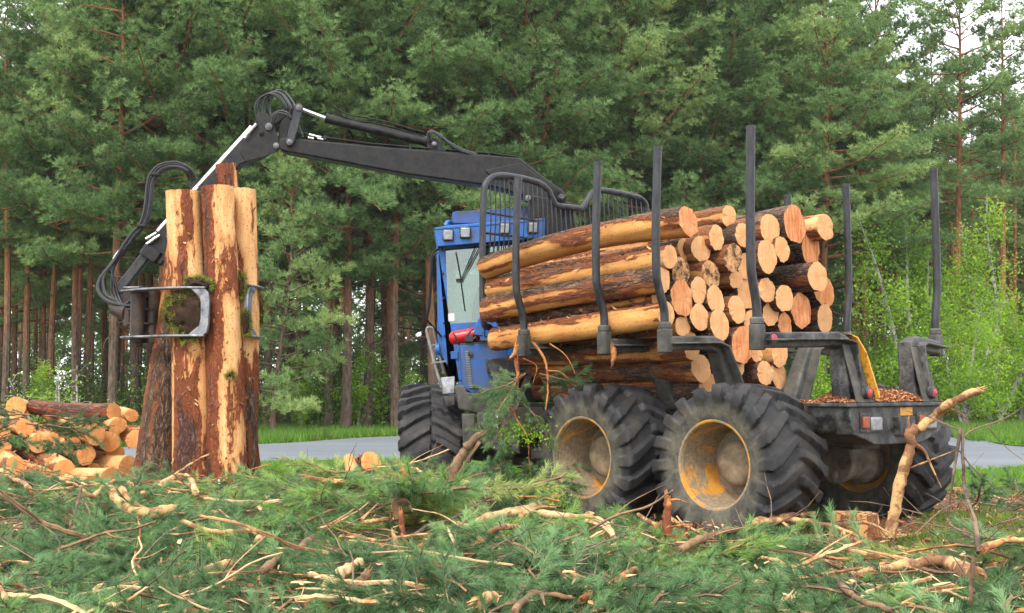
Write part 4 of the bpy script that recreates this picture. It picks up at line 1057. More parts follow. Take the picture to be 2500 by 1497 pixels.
# side wall rails, front wall, floor, roof
for (x0, y0, x1, y1) in ((1068, 600, 1076, 612), (1070, 850, 1082, 872)):
    b.prism([at(x0, y0, YC + .05), at(x1, y0, YC + .05), at(x1, y1, YC + .05), at(x0, y1, YC + .05)], F2 * 1.2)
for fo in (0.45, 1.2):
    b.prism([at(1068, 600, YC) + F2 * fo, at(1076, 600, YC) + F2 * fo, at(1082, 870, YC) + F2 * fo, at(1072, 860, YC) + F2 * fo], F2 * .06)
b.prism([at(1076, 800, YC + .05), at(1079, 800, YC + .05), at(1083, 868, YC + .05), at(1078, 868, YC + .05)], F2 * 1.15)
b.prism([at(1079, 868, YC + .05), at(1320, 868, YC + .05), at(1320, 930, YC + .05), at(1118, 930, YC + .05)], F2 * 1.1)
b.prism([at(1326, 600, YC + .05), at(1332, 600, YC + .05), at(1332, 930, YC + .05), at(1326, 930, YC + .05)], F2 * 1.2)
cab = part('cab', b, 'blue', bevel=.008)
b = cp_([(1066, 592), (1332, 572), (1332, 604), (1066, 606)], YC + .07, 1.25)
b.prism([at(1105, 546, YC + .1), at(1104, 519, YC + .1), at(1112, 516, YC + .1), at(1254, 508, YC + .1), at(1300, 506, YC + .1), at(1302, 546, YC + .1)], F2 * .9)
part('roof', b, 'bluedirty', cab, bevel=.012)
b = cp_([(1061, 559), (1110, 553), (1330, 536), (1330, 580), (1068, 602)], YC - .22, .03)
b.prism([at(1061, 559, YC - .22), at(1064, 559, YC - .22), at(1072, 602, YC - .05), at(1069, 602, YC - .05)], F2 * .5)
b.prism([at(1061, 556, YC - .23), at(1110, 549, YC - .23), at(1330, 533, YC - .23), at(1330, 538, YC - .23), at(1061, 561, YC - .23)], F2 * .9)
part('visor', b, 'blue', cab, bevel=.006)
for px, py in ((1094, 574), (1136, 568), (1232, 558), (1300, 556)):
    b = MB(); b.box(at(px, py, YC - .245), .125, .03, .135); wl = part('work_lamp', b, 'framedark', cab, bevel=.02)
    b = MB(); b.box(at(px, py, YC - .262), .105, .02, .11); part('lens', b, 'lens_clear', wl, bevel=.02)
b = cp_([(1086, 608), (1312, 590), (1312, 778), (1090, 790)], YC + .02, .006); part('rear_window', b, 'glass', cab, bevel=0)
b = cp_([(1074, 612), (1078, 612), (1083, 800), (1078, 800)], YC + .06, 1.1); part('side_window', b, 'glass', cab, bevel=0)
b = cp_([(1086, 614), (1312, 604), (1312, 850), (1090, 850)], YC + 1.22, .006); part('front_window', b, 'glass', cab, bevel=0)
b = cp_([(1067, 604), (1071, 604), (1078, 868), (1073, 862)], YC + .10, .30); b.prism([at(1069, 780, YC + .1), at(1073, 780, YC + .1), at(1078, 868, YC + .1), at(1073, 862, YC + .1)], F2 * 1.1); part('side_wall', b, 'blue', cab, bevel=0)
b = MB(); b.prism([at(1092, 684, YC + .35), at(1168, 668, YC + .25), at(1200, 664, YC + .25), at(1200, 800, YC + .12), at(1096, 800, YC + .12)], F2 * .02); part('reflection_panel', b, 'white', cab, bevel=0)  # made-up white sheet behind the glass, imitating the window's pale reflection
b = MB(); b.prism([at(1150, 782, YC + .08), at(1158, 730, YC + .1), at(1170, 694, YC + .12), at(1200, 684, YC + .12), at(1240, 700, YC + .12), at(1240, 782, YC + .1)], F2 * .10); part('seat', b, 'seat', cab, bevel=.03)
b = MB(); b.prism([at(1094, 766, YC - .004), at(1109, 765, YC - .004), at(1110, 784, YC - .004), at(1095, 785, YC - .004)], F2 * .004); part('sticker', b, 'white', cab, bevel=0)
b = MB(); b.tube([at(1113, 616, YC - .05), at(1122, 665, YC - .07), at(1125, 682, YC - .08)], .008, 6); b.tube([at(1124, 680, YC - .08), at(1135, 759, YC - .05)], .007, 6)
b.tube([at(1170, 580, YC - .1), at(1126, 682, YC - .09)], .007, 6); b.tube([at(1178, 590, YC - .1), at(1130, 680, YC - .09)], .007, 6); b.box(at(1122, 684, YC - .07), .08, .03, .03)
part('wiper', b, 'black', cab, bevel=0)
b = MB(); b.tube(smooth_path([at(1072, 608, YC - .05), at(1055, 620, YC - .1), at(1052, 660, YC - .12), at(1047, 740, YC - .12), at(1042, 775, YC - .12), at(1048, 788, YC - .1), at(1078, 822, YC - .02)], 4), .012, 8)
b.tube(smooth_path([at(1072, 614, YC + .1), at(1058, 626, YC + .1), at(1055, 660, YC + .1), at(1050, 740, YC + .1), at(1044, 776, YC + .1)], 4), .010, 8); part('mirror_guard', b, 'black', cab, bevel=0)
for py in (609, 668, 728, 789, 820):
    b = MB(); b.lathe([(0, .014), (.013, .012), (.015, 0)], at(1079 + (py - 609) * .03, py, YC), -F2, 10); part('bolt', b, 'black', cab, bevel=0)
b = MB(); b.tube(smooth_path([at(1093, 551, YC - .15), at(1088, 548, YC), at(1094, 542, YC + .1), at(1102, 545, YC + .2)], 4), .022, 8); part('air_pipe', b, 'blue', cab, bevel=0)
b = cp_([(1100, 858), (1118, 857), (1119, 876), (1101, 877)], YC - .02, .03); part('step_plate', b, 'blue', cab)
b = MB(); b.tube([at(1062, 854, YC - .05), at(1074, 852, YC - .05)], .065, 16); part('tank_cap', b, 'blue', cab)
# ladder
b = MB(); yl = YC - .15
b.tube(smooth_path([at(1041, 808, yl), at(1043, 801, yl), at(1050, 799, yl), at(1057, 802, yl)], 3), .014, 8)
b.tube([at(1041, 808, yl), at(1060, 885, yl), at(1078, 946, yl)], .016, 8); b.tube([at(1057, 802, yl), at(1068, 850, yl + .1), at(1084, 912, yl + .1)], .013, 8)
b.tube([at(1053, 845, yl), at(1066, 842, yl + .1)], .012, 8); b.sweep([at(1055, 886, yl), at(1087, 882, yl + .05)], rect(.06, .02))
part('ladder', b, 'ladder', fw, bevel=0)
# front frame, toolbox, engine box
b = cp_([(1076, 922), (1110, 919), (1109, 960), (1082, 962)], 13.85, .3); part('tool_box', b, 'bucket', fw)
b = cp_([(1084, 968), (1110, 966), (1110, 990), (1090, 990)], 13.85, .3); part('step_box', b, 'frame', fw)
yE = 13.45
b = cp_([(1126, 843), (1178, 838), (1238, 855), (1238, 958), (1150, 960), (1131, 948)], yE, .42); b.prism([at(1124, 843, yE + .02), at(1138, 838, yE + .02), at(1150, 958, yE + .02), at(1132, 950, yE + .02)], F2 * .5)
eb = part('engine_box', b, 'bluedirty', fw, bevel=.012)
b = MB()
for i in range(22):
    py = 858 + i * 4.2; b.box(at(1140 + i * .42, py, yE - .008), .045, .02, .008)
part('louvre', b, 'ladder', eb, bevel=0)
b = MB(); b.box(at(1148, 864, yE - .02), .05, .03, .03); b.box(at(1160, 945, yE - .02), .05, .03, .03); part('latch', b, 'framedark', eb)
b = MB(); b.prism([at(1126, 843, yE), at(1178, 838, yE), at(1238, 852, yE), at(1210, 832, yE + .4), at(1150, 830, yE + .4)], (0, 0, .012)); part('lid', b, 'frame', eb, bevel=0)
b = MB(); p0, p1_ = at(1104, 826, 13.55), at(1170, 814, 13.55); dv = (p1_ - p0)
b.lathe([(0, -.035), (.045, -.028), (.07, 0), (.075, .03), (.075, dv.length)], p0, dv, 24); ex = part('fire_extinguisher', b, 'red', fw, bevel=0)
b = MB(); b.tube(smooth_path([at(1106, 812, 13.47), at(1112, 822, 13.46), at(1118, 838, 13.47), at(1122, 842, 13.5)], 4), .009, 6); b.tube(smooth_path([at(1136, 834, 13.44), at(1146, 812, 13.42), at(1160, 804, 13.46), at(1166, 816, 13.44), at(1150, 834, 13.42)], 4), .009, 6)
b.box(at(1146, 826, 13.44), .08, .06, .07); part('hose', b, 'hose', ex, bevel=0)
b = cp_([(1158, 802), (1172, 770), (1180, 768), (1180, 820), (1160, 818)], 13.35, .2); b.prism([at(1184, 795, 13.4), at(1236, 795, 13.4), at(1236, 822, 13.4), at(1184, 822, 13.4)], F2 * .2); part('side_panel', b, 'blue', fw)
b = cp_([(1188, 876), (1238, 872), (1238, 868), (1290, 868), (1296, 906), (1192, 910)], 13.2, .25); part('valve_block', b, 'framedark', fw, bevel=.02)
b = cp_([(1200, 908), (1282, 908), (1282, 918), (1200, 918)], 13.1, .3); b.prism([at(1284, 918, 13.1), at(1300, 918, 13.1), at(1262, 1000, 13.1), at(1250, 1000, 13.1)], F2 * .1); part('bracket', b, 'frame', fw)
b = cp_([(1112, 948), (1116, 939), (1136, 941), (1140, 958), (1210, 962), (1214, 1008), (1170, 1012), (1146, 1006), (1122, 1000), (1120, 984)], 13.3, .5); part('rear_frame_beam', b, 'frame', fw, bevel=.02)
b = cp_([(1165, 1008), (1216, 1004), (1260, 1010), (1268, 1100), (1254, 1112), (1236, 1103), (1210, 1102), (1180, 1086), (1168, 1070)], 13.15, .12)
b.prism([at(p[0], p[1], 13.3) for p in [(1130, 1010), (1160, 1010), (1160, 1070), (1150, 1130), (1136, 1130)]], F2 * .5)
ar = part('articulation', b, 'frame', fw, bevel=.015)
b = MB(); b.lathe([(0, .02), (.085, .02), (.095, 0)], at(1193, 1032, 13.15), -F2, 24); part('bearing', b, 'framedark', ar, bevel=0)
b = cp_([(1216, 1010), (1250, 1000), (1268, 1060), (1270, 1110), (1250, 1100), (1230, 1060)], 12.95, .15); part('steering_arm', b, 'framedark', ar, bevel=.01)
b = MB(); b.tube([at(1217, 915, 13.0), at(1215, 1002, 13.0)], .062, 18); sc_ = part('steering_cylinder', b, 'frame', fw, bevel=0)
b = MB(); b.tube([at(1215, 1002, 13.0), at(1215, 1062, 13.0)], .017, 12); part('piston_rod', b, 'chrome', sc_, bevel=0)
b = MB(); b.tube([at(1217, 1073, 12.94), at(1217, 1073, 13.06)], .055, 16); b.tube([at(1216, 1050, 13.0), at(1217, 1073, 13.0)], .03, 10); part('rod_eye', b, 'framedark', sc_, bevel=.01)
b = MB(); b.lathe([(.0, -.9), (.16, -.9), (.2, -.5), (.26, -.2), (.26, .2), (.2, .5), (.16, .9), (0, .9)], U(.2, 0, .62), L2, 24); b.sweep([U(-1.4, 0, .95), U(2.6, 0, .95)], rect(.6, .3, .03))
for s in (1, -1): b.sweep([U(.95, s * .68, .6), U(.2, s * .68, .72), U(-.55, s * .68, .6)], rect(.16, .24, .04))
part('front_axle', b, 'hubmetal', fw)
b = MB(); b.prism([U(1.0, .75, 1.25), U(2.9, .7, 1.2), U(2.9, .65, 1.9), U(1.2, .7, 2.0)], -L2 * 1.4); part('bonnet', b, 'blue', fw, bevel=.03)
b = MB(); b.lathe([(0, 0), (.3, 0), (.32, .5), (.2, .55), (0, .55)], V(2.75, 0, .82), F, 20); part('centre_joint', b, 'frame', fw)
b = MB(); b.prism([V(-1.05, -.05, 1.15), V(-1.3, -.3, 1.15), V(-1.25, -.3, 1.30), V(-1.12, -.2, 1.24), V(-1.0, -.1, 1.34), V(-.92, .05, 1.15)], RR * .3); part('torn_flap', b, 'cloth', fw, bevel=.02)

# ------------------------------------------------------------------ logs
lrng = random.Random(99)
def log(p0, p1, r0, r1, mat, cut, label, group, seed, bias=0.0, side=None, sidek=0.0, bend=0.02, flute=0.0, stripe=0.0, cut2=None, crag=1.0, up=(0, 0, 0), upk=0.0, name='pine_log', cat='log', res=0.035, base_dark=0.0, flakes=60):
    """tapered log from p0 to p1: bark mesh plus a sawn end at each tip"""
    p0, p1 = Vector(p0), Vector(p1); ax = (p1 - p0); Ln = ax.length; z = ax.normalized(); x, y = frame_for(z)
    rot = Matrix((x, y, z)).transposed().to_4x4()
    t = thing(name, p0, label, cat, group, mat4=Matrix.Translation(p0) @ rot)
    nt = 44; nz = max(8, int(Ln / res)); th = np.linspace(0, 2 * np.pi, nt, endpoint=False); zz = np.linspace(0, Ln, nz)
    Tt, Zz = np.meshgrid(th, zz, indexing='xy')        # rows along z
    s = Zz / Ln; r = r0 + (r1 - r0) * s
    rl = lrng.uniform(0, 6.28)
    low = vnoise(np.stack([np.cos(Tt) * 1.2, np.sin(Tt) * 1.2, Zz * 1.1], -1).reshape(-1, 3), seed).reshape(r.shape) - .5
    fl = flute * np.clip(1 - s * 2.2, 0, 1) * (0.5 * np.cos(Tt * 5 + rl) + .5 * np.cos(Tt * 8 + rl * 2))
    rr = r * (1 + .14 * low + fl)
    n3 = vnoise(np.stack([np.cos(Tt) * 2.1, np.sin(Tt) * 2.1, Zz * 1.7], -1).reshape(-1, 3), seed + 50).reshape(r.shape)
    n4 = vnoise(np.stack([np.cos(Tt) * 6, np.sin(Tt) * 6, Zz * 5], -1).reshape(-1, 3), seed + 70).reshape(r.shape)
    rr = rr * (1 + .07 * np.cos(2 * Tt + rl * 3))
    nrm = np.stack([np.cos(Tt), np.sin(Tt)], -1)
    pk = 0.43 + bias + (n3 - .5) * .65 + (n4 - .5) * .18
    if side is not None:
        sd = Vector(side).normalized(); sx, sy = sd.dot(x), sd.dot(y); pk = pk + sidek * (nrm[..., 0] * sx + nrm[..., 1] * sy)
    if upk:
        ud = Vector(up).normalized(); pk = pk + upk * (nrm[..., 0] * ud.dot(x) + nrm[..., 1] * ud.dot(y))
    if stripe: pk = pk + stripe * np.sin(Tt * 3 + rl + Zz * .25)
    if base_dark: pk = pk - base_dark * (1 - s) ** 2
    barky = 1 - sstep(.48, .58, pk)
    cr = vnoise(np.stack([np.cos(Tt) * 9, np.sin(Tt) * 9, Zz * 9], -1).reshape(-1, 3), seed + 90).reshape(r.shape)
    rr = rr + barky * (.007 + (cr - .5) * .013 * crag)
    bx = bend * np.sin(s * np.pi) * Ln * .5 * math.cos(rl) ; by = bend * np.sin(s * np.pi) * Ln * .5 * math.sin(rl)
    P = np.stack([rr * np.cos(Tt) + bx, rr * np.sin(Tt) + by, Zz], -1)
    jag = (vnoise(np.stack([np.cos(th) * 6, np.sin(th) * 6, th * 0], -1), seed + 3) - .5) * .012
    P[0, :, 2] += jag; P[-1, :, 2] -= jag
    i0 = np.arange(nz - 1)[:, None] * nt + np.arange(nt)[None]; j1 = np.arange(nz - 1)[:, None] * nt + (np.arange(nt)[None] + 1) % nt
    fs = np.stack([i0, j1, j1 + nt, i0 + nt], -1).reshape(-1, 4)
    me = bpy.data.meshes.new('bark'); me.from_pydata(P.reshape(-1, 3).tolist(), [], fs.tolist())
    me.polygons.foreach_set('use_smooth', [True] * len(fs))
    a = me.attributes.new('peel', 'FLOAT', 'POINT'); a.data.foreach_set('value', pk.ravel().astype(np.float32))
    me.materials.append(M[mat]); link('bark', me, t)
    for end, cm in ((0, cut), (-1, cut2 or cut)):
        ring = P[end]; c = ring.mean(0); vs = []; fs = []; K = 5; sg = -1 if end == 0 else 1
        for q in range(1, K + 1):
            f = q / K; rg_ = c + (ring - c) * f; wob = 0.0 * f
            rg_ = rg_.copy(); rg_[:, 2] = c[2] + (ring[:, 2] - c[2]) * f + wob + sg * (.002 if f < 1 else -.001); vs += rg_.tolist()
        c = c.copy(); vs.append([c[0], c[1], c[2] + sg * .002]); ci = len(vs) - 1
        for q in range(K - 1): fs += [(q * nt + j, q * nt + (j + 1) % nt, (q + 1) * nt + (j + 1) % nt, (q + 1) * nt + j) for j in range(nt)]
        fs += [((j + 1) % nt, j, ci) for j in range(nt)]
        m2 = bpy.data.meshes.new('sawn_end'); m2.from_pydata(vs, [], fs); m2.polygons.foreach_set('use_smooth', [True] * len(fs)); m2.materials.append(M[cm])
        # rings centred on the pith: shift the child so its origin sits there
        o = link('sawn_end', m2, t); off = Vector(c); m2.transform(Matrix.Translation(-off)); o.location = off
    if flakes:
        g = np.random.default_rng(seed + 500); fl_ = MB()
        for q in range(flakes):
            i_ = int(g.integers(2, nz - 3)); j_ = int(g.integers(nt)); pk_ = pk[i_, j_]
            if abs(pk_ - .52) > .14: continue
            p = Vector(P[i_, j_]); nn = Vector((math.cos(th[j_]), math.sin(th[j_]), 0)); tt_ = Vector((-nn.y, nn.x, 0)); u_ = Vector((0, 0, 1 if g.uniform() < .5 else -1)) + tt_ * g.normal(0, .5)
            w_ = g.uniform(.006, .018); l_ = g.uniform(.025, .075); o1 = g.uniform(.2, .6)
            pts_ = [p - nn * .004, p + u_ * l_ * .5 + nn * l_ * o1 * .5, p + u_ * l_ * .8 + nn * l_ * o1 * 1.2]
            fl_.add([pts_[0] - tt_ * w_, pts_[0] + tt_ * w_, pts_[1] + tt_ * w_ * .8, pts_[1] - tt_ * w_ * .9, pts_[2] + tt_ * w_ * .2, pts_[2] - tt_ * w_ * .4], [(0, 1, 2, 3), (3, 2, 4, 5)])
        if fl_.v: fl_.build('loose_bark', M['stick_orange' if seed % 2 else 'stick'], t, local=True, smooth=0, kind='stuff')
    return t

# upright bundle in the grapple
def up_log(bx, tx, by, ty, rb_, rt_, Yb, Yt, mat, label, seed, **k):
    pb, pt = at(bx, by, Yb), at(tx, ty, Yt)
    k.setdefault('crag', 2.2); k.setdefault('flute', .02)
    return log(pb, pt, rb_ * Yb / 3000, rt_ * Yt / 3000, mat, 'cut', label, None, seed, flakes=320, **k)
cam_side = (0, -1, 0)
up_log(372, 452, 1215, 520, 56, 36, 13.30, 13.60, 'log_dark', 'dark barked upright log leaning at the left of the bundle in the grapple', 1, base_dark=.16, bias=-.02, side=(-1, -.2, 0), sidek=.20, crag=1.3, flute=.04)
up_log(468, 447, 1215, 469, 44, 40, 13.05, 13.12, 'log_red', 'upright log with pale peeled face, front left of the bundle in the grapple', 2, base_dark=.16, bias=.11, side=(.35, -1, 0), sidek=.10, stripe=.12)
up_log(555, 531, 1215, 457, 43, 37, 13.02, 13.10, 'log_red', 'tallest front log of the upright bundle, red bark beside a yellow stripe', 3, base_dark=.16, bias=.04, side=(.95, -.35, 0), sidek=.22, bend=.015)
up_log(586, 594, 1200, 463, 34, 31, 13.42, 13.42, 'log_red', 'upright yellow log at the right rear of the bundle in the grapple', 4, base_dark=.16, bias=.24, side=(.2, -1, 0), sidek=.06)
up_log(612, 552, 1210, 403, 30, 27, 13.75, 13.72, 'log_red', 'log end poking highest out of the back of the upright bundle', 5, bias=-.03, side=(0, -1, 0), sidek=.05)
up_log(606, 585, 1215, 560, 20, 18, 13.30, 13.50, 'log_dark', 'thin grey barked upright log at the right edge of the bundle', 6, bias=-.2, crag=1.2)
up_log(505, 492, 1215, 560, 30, 28, 13.50, 13.50, 'log_dark', 'shadowed upright log seen between the two front logs of the bundle', 7, bias=-.05)

# load on the forwarder: sawn ends facing the rear (photo zoom coordinates), from the left and top down
Zx = lambda X_: 1100 + X_ / 2.479
Zy = lambda Y_: 450 + Y_ / 2.479
ends = [
 # x, y, r, f, material, cut, bias, label
 (1685, 192, 56, .10, 'log_pale', 'cut', .22, 'short looking peeled log on top of the load, right of the big crusty one'),
 (1610, 322, 60, -.04, 'log_pale', 'cut', .1, 'log with pale end below the peeled top log and right of the big crusty log'),
 (1415, 390, 48, .12, 'log_pale', 'cut', .1, 'small log with half hidden flat pale end under the big crusty top log'),
 (1515, 390, 72, .02, 'log_pale', 'cut', .1, 'log with tall oval clean end under the right tip of the big crusty top log'),
 (1770, 306, 62, -.02, 'log_dark', 'cut', .0, 'log with finely streaked end just left of the tallest near stake'),
 (1935, 265, 76, -.06, 'log_pale', 'cut', .1, 'pale ended log on top of the load just right of the tallest near stake'),
 (2085, 237, 96, -.10, 'log_dark', 'cut_saw', -.2, 'big reddish saw-fluted log end standing highest on the load, right of the tallest near stake'),
 (2268, 260, 72, -.12, 'log_red', 'cut', .15, 'topmost log at the right end of the load, pale cream end'),
 (1712, 442, 74, -.10, 'log_pale', 'cut_soot', .05, 'log with black mouldy end nearest the tallest near stake'),
 (1915, 437, 82, -.10, 'log_dark', 'cut', -.1, 'log with large pale oval end against the right side of the tallest near stake'),
 (2008, 393, 60, -.10, 'log_dark', 'cut', -.1, 'small pale log end tucked under the big saw-fluted one'),
 (2182, 396, 84, .02, 'log_dark', 'cut_saw', -.3, 'wide log end second from the top at the right of the load'),
 (1395, 530, 72, -.02, 'log_dark', 'cut_soot', -.1, 'leftmost of the log ends speckled with black mould'),
 (1575, 547, 72, -.05, 'log_dark', 'cut_soot', .1, 'middle one of the log ends speckled with black mould'),
 (1786, 495, 66, .02, 'log_pale', 'cut', .1, 'narrow clean end half hidden behind the tallest near stake, below the mouldy end'),
 (1728, 577, 48, .0, 'log_pale', 'cut', .15, 'thin peeled log in the middle of the load left of the tallest near stake'),
 (1502, 640, 62, -.05, 'log_dark', 'cut', -.05, 'small round log end in the third row, below the leftmost mouldy end'),
 (1605, 697, 66, -.07, 'log_dark', 'cut', -.1, 'clean cream log end in the centre of the load'),
 (1400, 693, 84, -.06, 'log_dark', 'cut_saw', -.3, 'log end with a large pale heart ring, right of the third stake'),
 (1803, 660, 80, .03, 'log_dark', 'cut', -.1, 'large oval log end directly behind the bend of the tallest near stake'),
 (1915, 640, 66, -.04, 'log_dark', 'cut', -.05, 'log end just right of the bend of the tallest near stake'),
 (2222, 560, 80, -.14, 'log_dark', 'cut', -.25, 'crusty log sticking out farthest at the right side of the load'),
 (2022, 690, 72, -.06, 'log_dark', 'cut', -.2, 'round log end in the fourth row right of the tallest near stake'),
 (2262, 650, 80, .02, 'log_dark', 'cut_saw', -.2, 'wide reddish log end at the right under the crusty sticking-out log'),
 (1733, 757, 72, -.05, 'log_pale', 'cut', .2, 'peeled log with tilted pale end low in the middle of the load'),
 (1507, 800, 70, -.06, 'log_dark', 'cut', -.1, 'log end above the beam of the second near bunk, left one of the pair'),
 (1630, 852, 76, -.09, 'log_dark', 'cut', -.1, 'log end above the beam of the second near bunk, right one of the pair'),
 (1825, 828, 60, .02, 'log_dark', 'cut', -.1, 'log end hidden half behind the foot of the tallest near stake'),
 (1938, 785, 60, .03, 'log_dark', 'cut', -.1, 'log end behind the snapped twig above the rear bunk beam'),
 (2125, 768, 84, .03, 'log_dark', 'cut_saw', -.2, 'big reddish log end above the middle of the rear bunk beam'),
 (2025, 850, 56, .04, 'log_dark', 'cut_saw', -.1, 'half hidden log end resting just above the rear bunk beam'),
 (2268, 812, 70, .0, 'log_dark', 'cut', -.1, 'lowest log end at the right side of the load above the rear bunk beam'),
 (1770, 975, 92, -.09, 'log_red', 'cut_saw', -.2, 'broad saw-fluted log end just under the rear bunk beam at its left'),
 (1856, 1036, 42, -.05, 'log_pale', 'cut', .0, 'smallest log end, under the rear bunk beam'),
 (1993, 1020, 68, -.10, 'log_pale', 'cut', .1, 'pale barked log end under the middle of the rear bunk beam'),
 (1905, 1142, 66, -.10, 'log_red', 'cut', -.25, 'lowest orange barked log of the load, left of its twin'),
 (1985, 1150, 66, -.07, 'log_red', 'cut', -.2, 'lowest log of the load, right of its orange barked twin'),
 (1735, 1103, 60, -.02, 'log_red', 'cut', -.2, 'log end half hidden behind the arm of the second near bunk'),
]
for i, (x_, y_, r_, f_, mt, ct, bs, lab) in enumerate(ends):
    p = at_f(Zx(x_), Zy(y_), f_); r = r_ / 2.479 * p.y / 3000
    ax = (F + Vector((lrng.uniform(-.02, .02), lrng.uniform(-.02, .02), -.02 + lrng.uniform(-.012, .012)))).normalized()
    big = ct == 'cut_saw' and r_ > 80
    log(p, p + ax * (2.42 - f_), r * lrng.uniform(1.12, 1.22), r * lrng.uniform(.84, .93), mt, ct, lab, 'logs loaded on the forwarder', 100 + i, bias=bs - .08, side=L, sidek=.05, bend=.012, flute=.05 if big else .015, crag=1.0)
# long logs of the near side: right end, left end
def side_log(e0, e1, r0, r1, f0, f1, mt, ct, label, seed, **k):
    p = at_f(e0[0], e0[1], f0); q = at_f(e1[0], e1[1], f1)
    log(p, q, r0 * p.y / 3000, r1 * q.y / 3000, mt, ct, label, 'logs loaded on the forwarder', seed, **k)
side_log((Zx(1438), Zy(226)), (1186, 655), 37, 28, -.12, 2.46, 'log_dark', 'cut_saw', 'big crusty log on top of the near side with fanned saw marks on its end', 201, bias=.02, side=L, sidek=.12, up=(0, 0, 1), upk=-.36, bend=.05, flute=.05, crag=1.3)
side_log((Zx(1328), Zy(440)), (1200, 704), 27, 23, -.08, 2.43, 'log_dark', 'cut', 'second long log from the top on the near side, mostly peeled yellow', 202, bias=.14, side=L, sidek=.1, up=(0, 0, 1), upk=-.12, bend=.03)
side_log((Zx(1280), Zy(580)), (1192, 757), 29, 30, -.06, 2.46, 'log_dark', 'cut', 'third long log from the top on the near side, grey bark with peeled patches', 203, bias=-.12, side=L, sidek=.08, up=(0, 0, 1), upk=-.22, bend=.03, crag=1.3)
side_log((Zx(1306), Zy(790)), (1210, 828), 29, 27, -.08, 2.40, 'log_dark', 'cut', 'lowest long log on the near side, resting on the bunk beams beside the stakes', 204, bias=.10, side=L, sidek=.1, up=(0, 0, 1), upk=-.18, bend=.03)
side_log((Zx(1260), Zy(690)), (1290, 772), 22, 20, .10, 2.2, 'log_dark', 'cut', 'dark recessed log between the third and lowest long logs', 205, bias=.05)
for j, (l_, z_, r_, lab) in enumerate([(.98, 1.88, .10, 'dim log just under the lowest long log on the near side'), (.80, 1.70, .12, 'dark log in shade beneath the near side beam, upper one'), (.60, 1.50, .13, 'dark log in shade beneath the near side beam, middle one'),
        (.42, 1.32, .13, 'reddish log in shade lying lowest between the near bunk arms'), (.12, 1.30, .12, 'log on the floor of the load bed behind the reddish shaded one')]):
    p = V(-.02 + .05 * j, l_, z_); log(p, p + (F * 2.35) + Vector((0, 0, -.03)), r_, r_ * .9, 'log_dark', 'cut', lab, 'logs loaded on the forwarder', 230 + j, bias=.02 if j < 3 else -.1, side=L, sidek=.06)

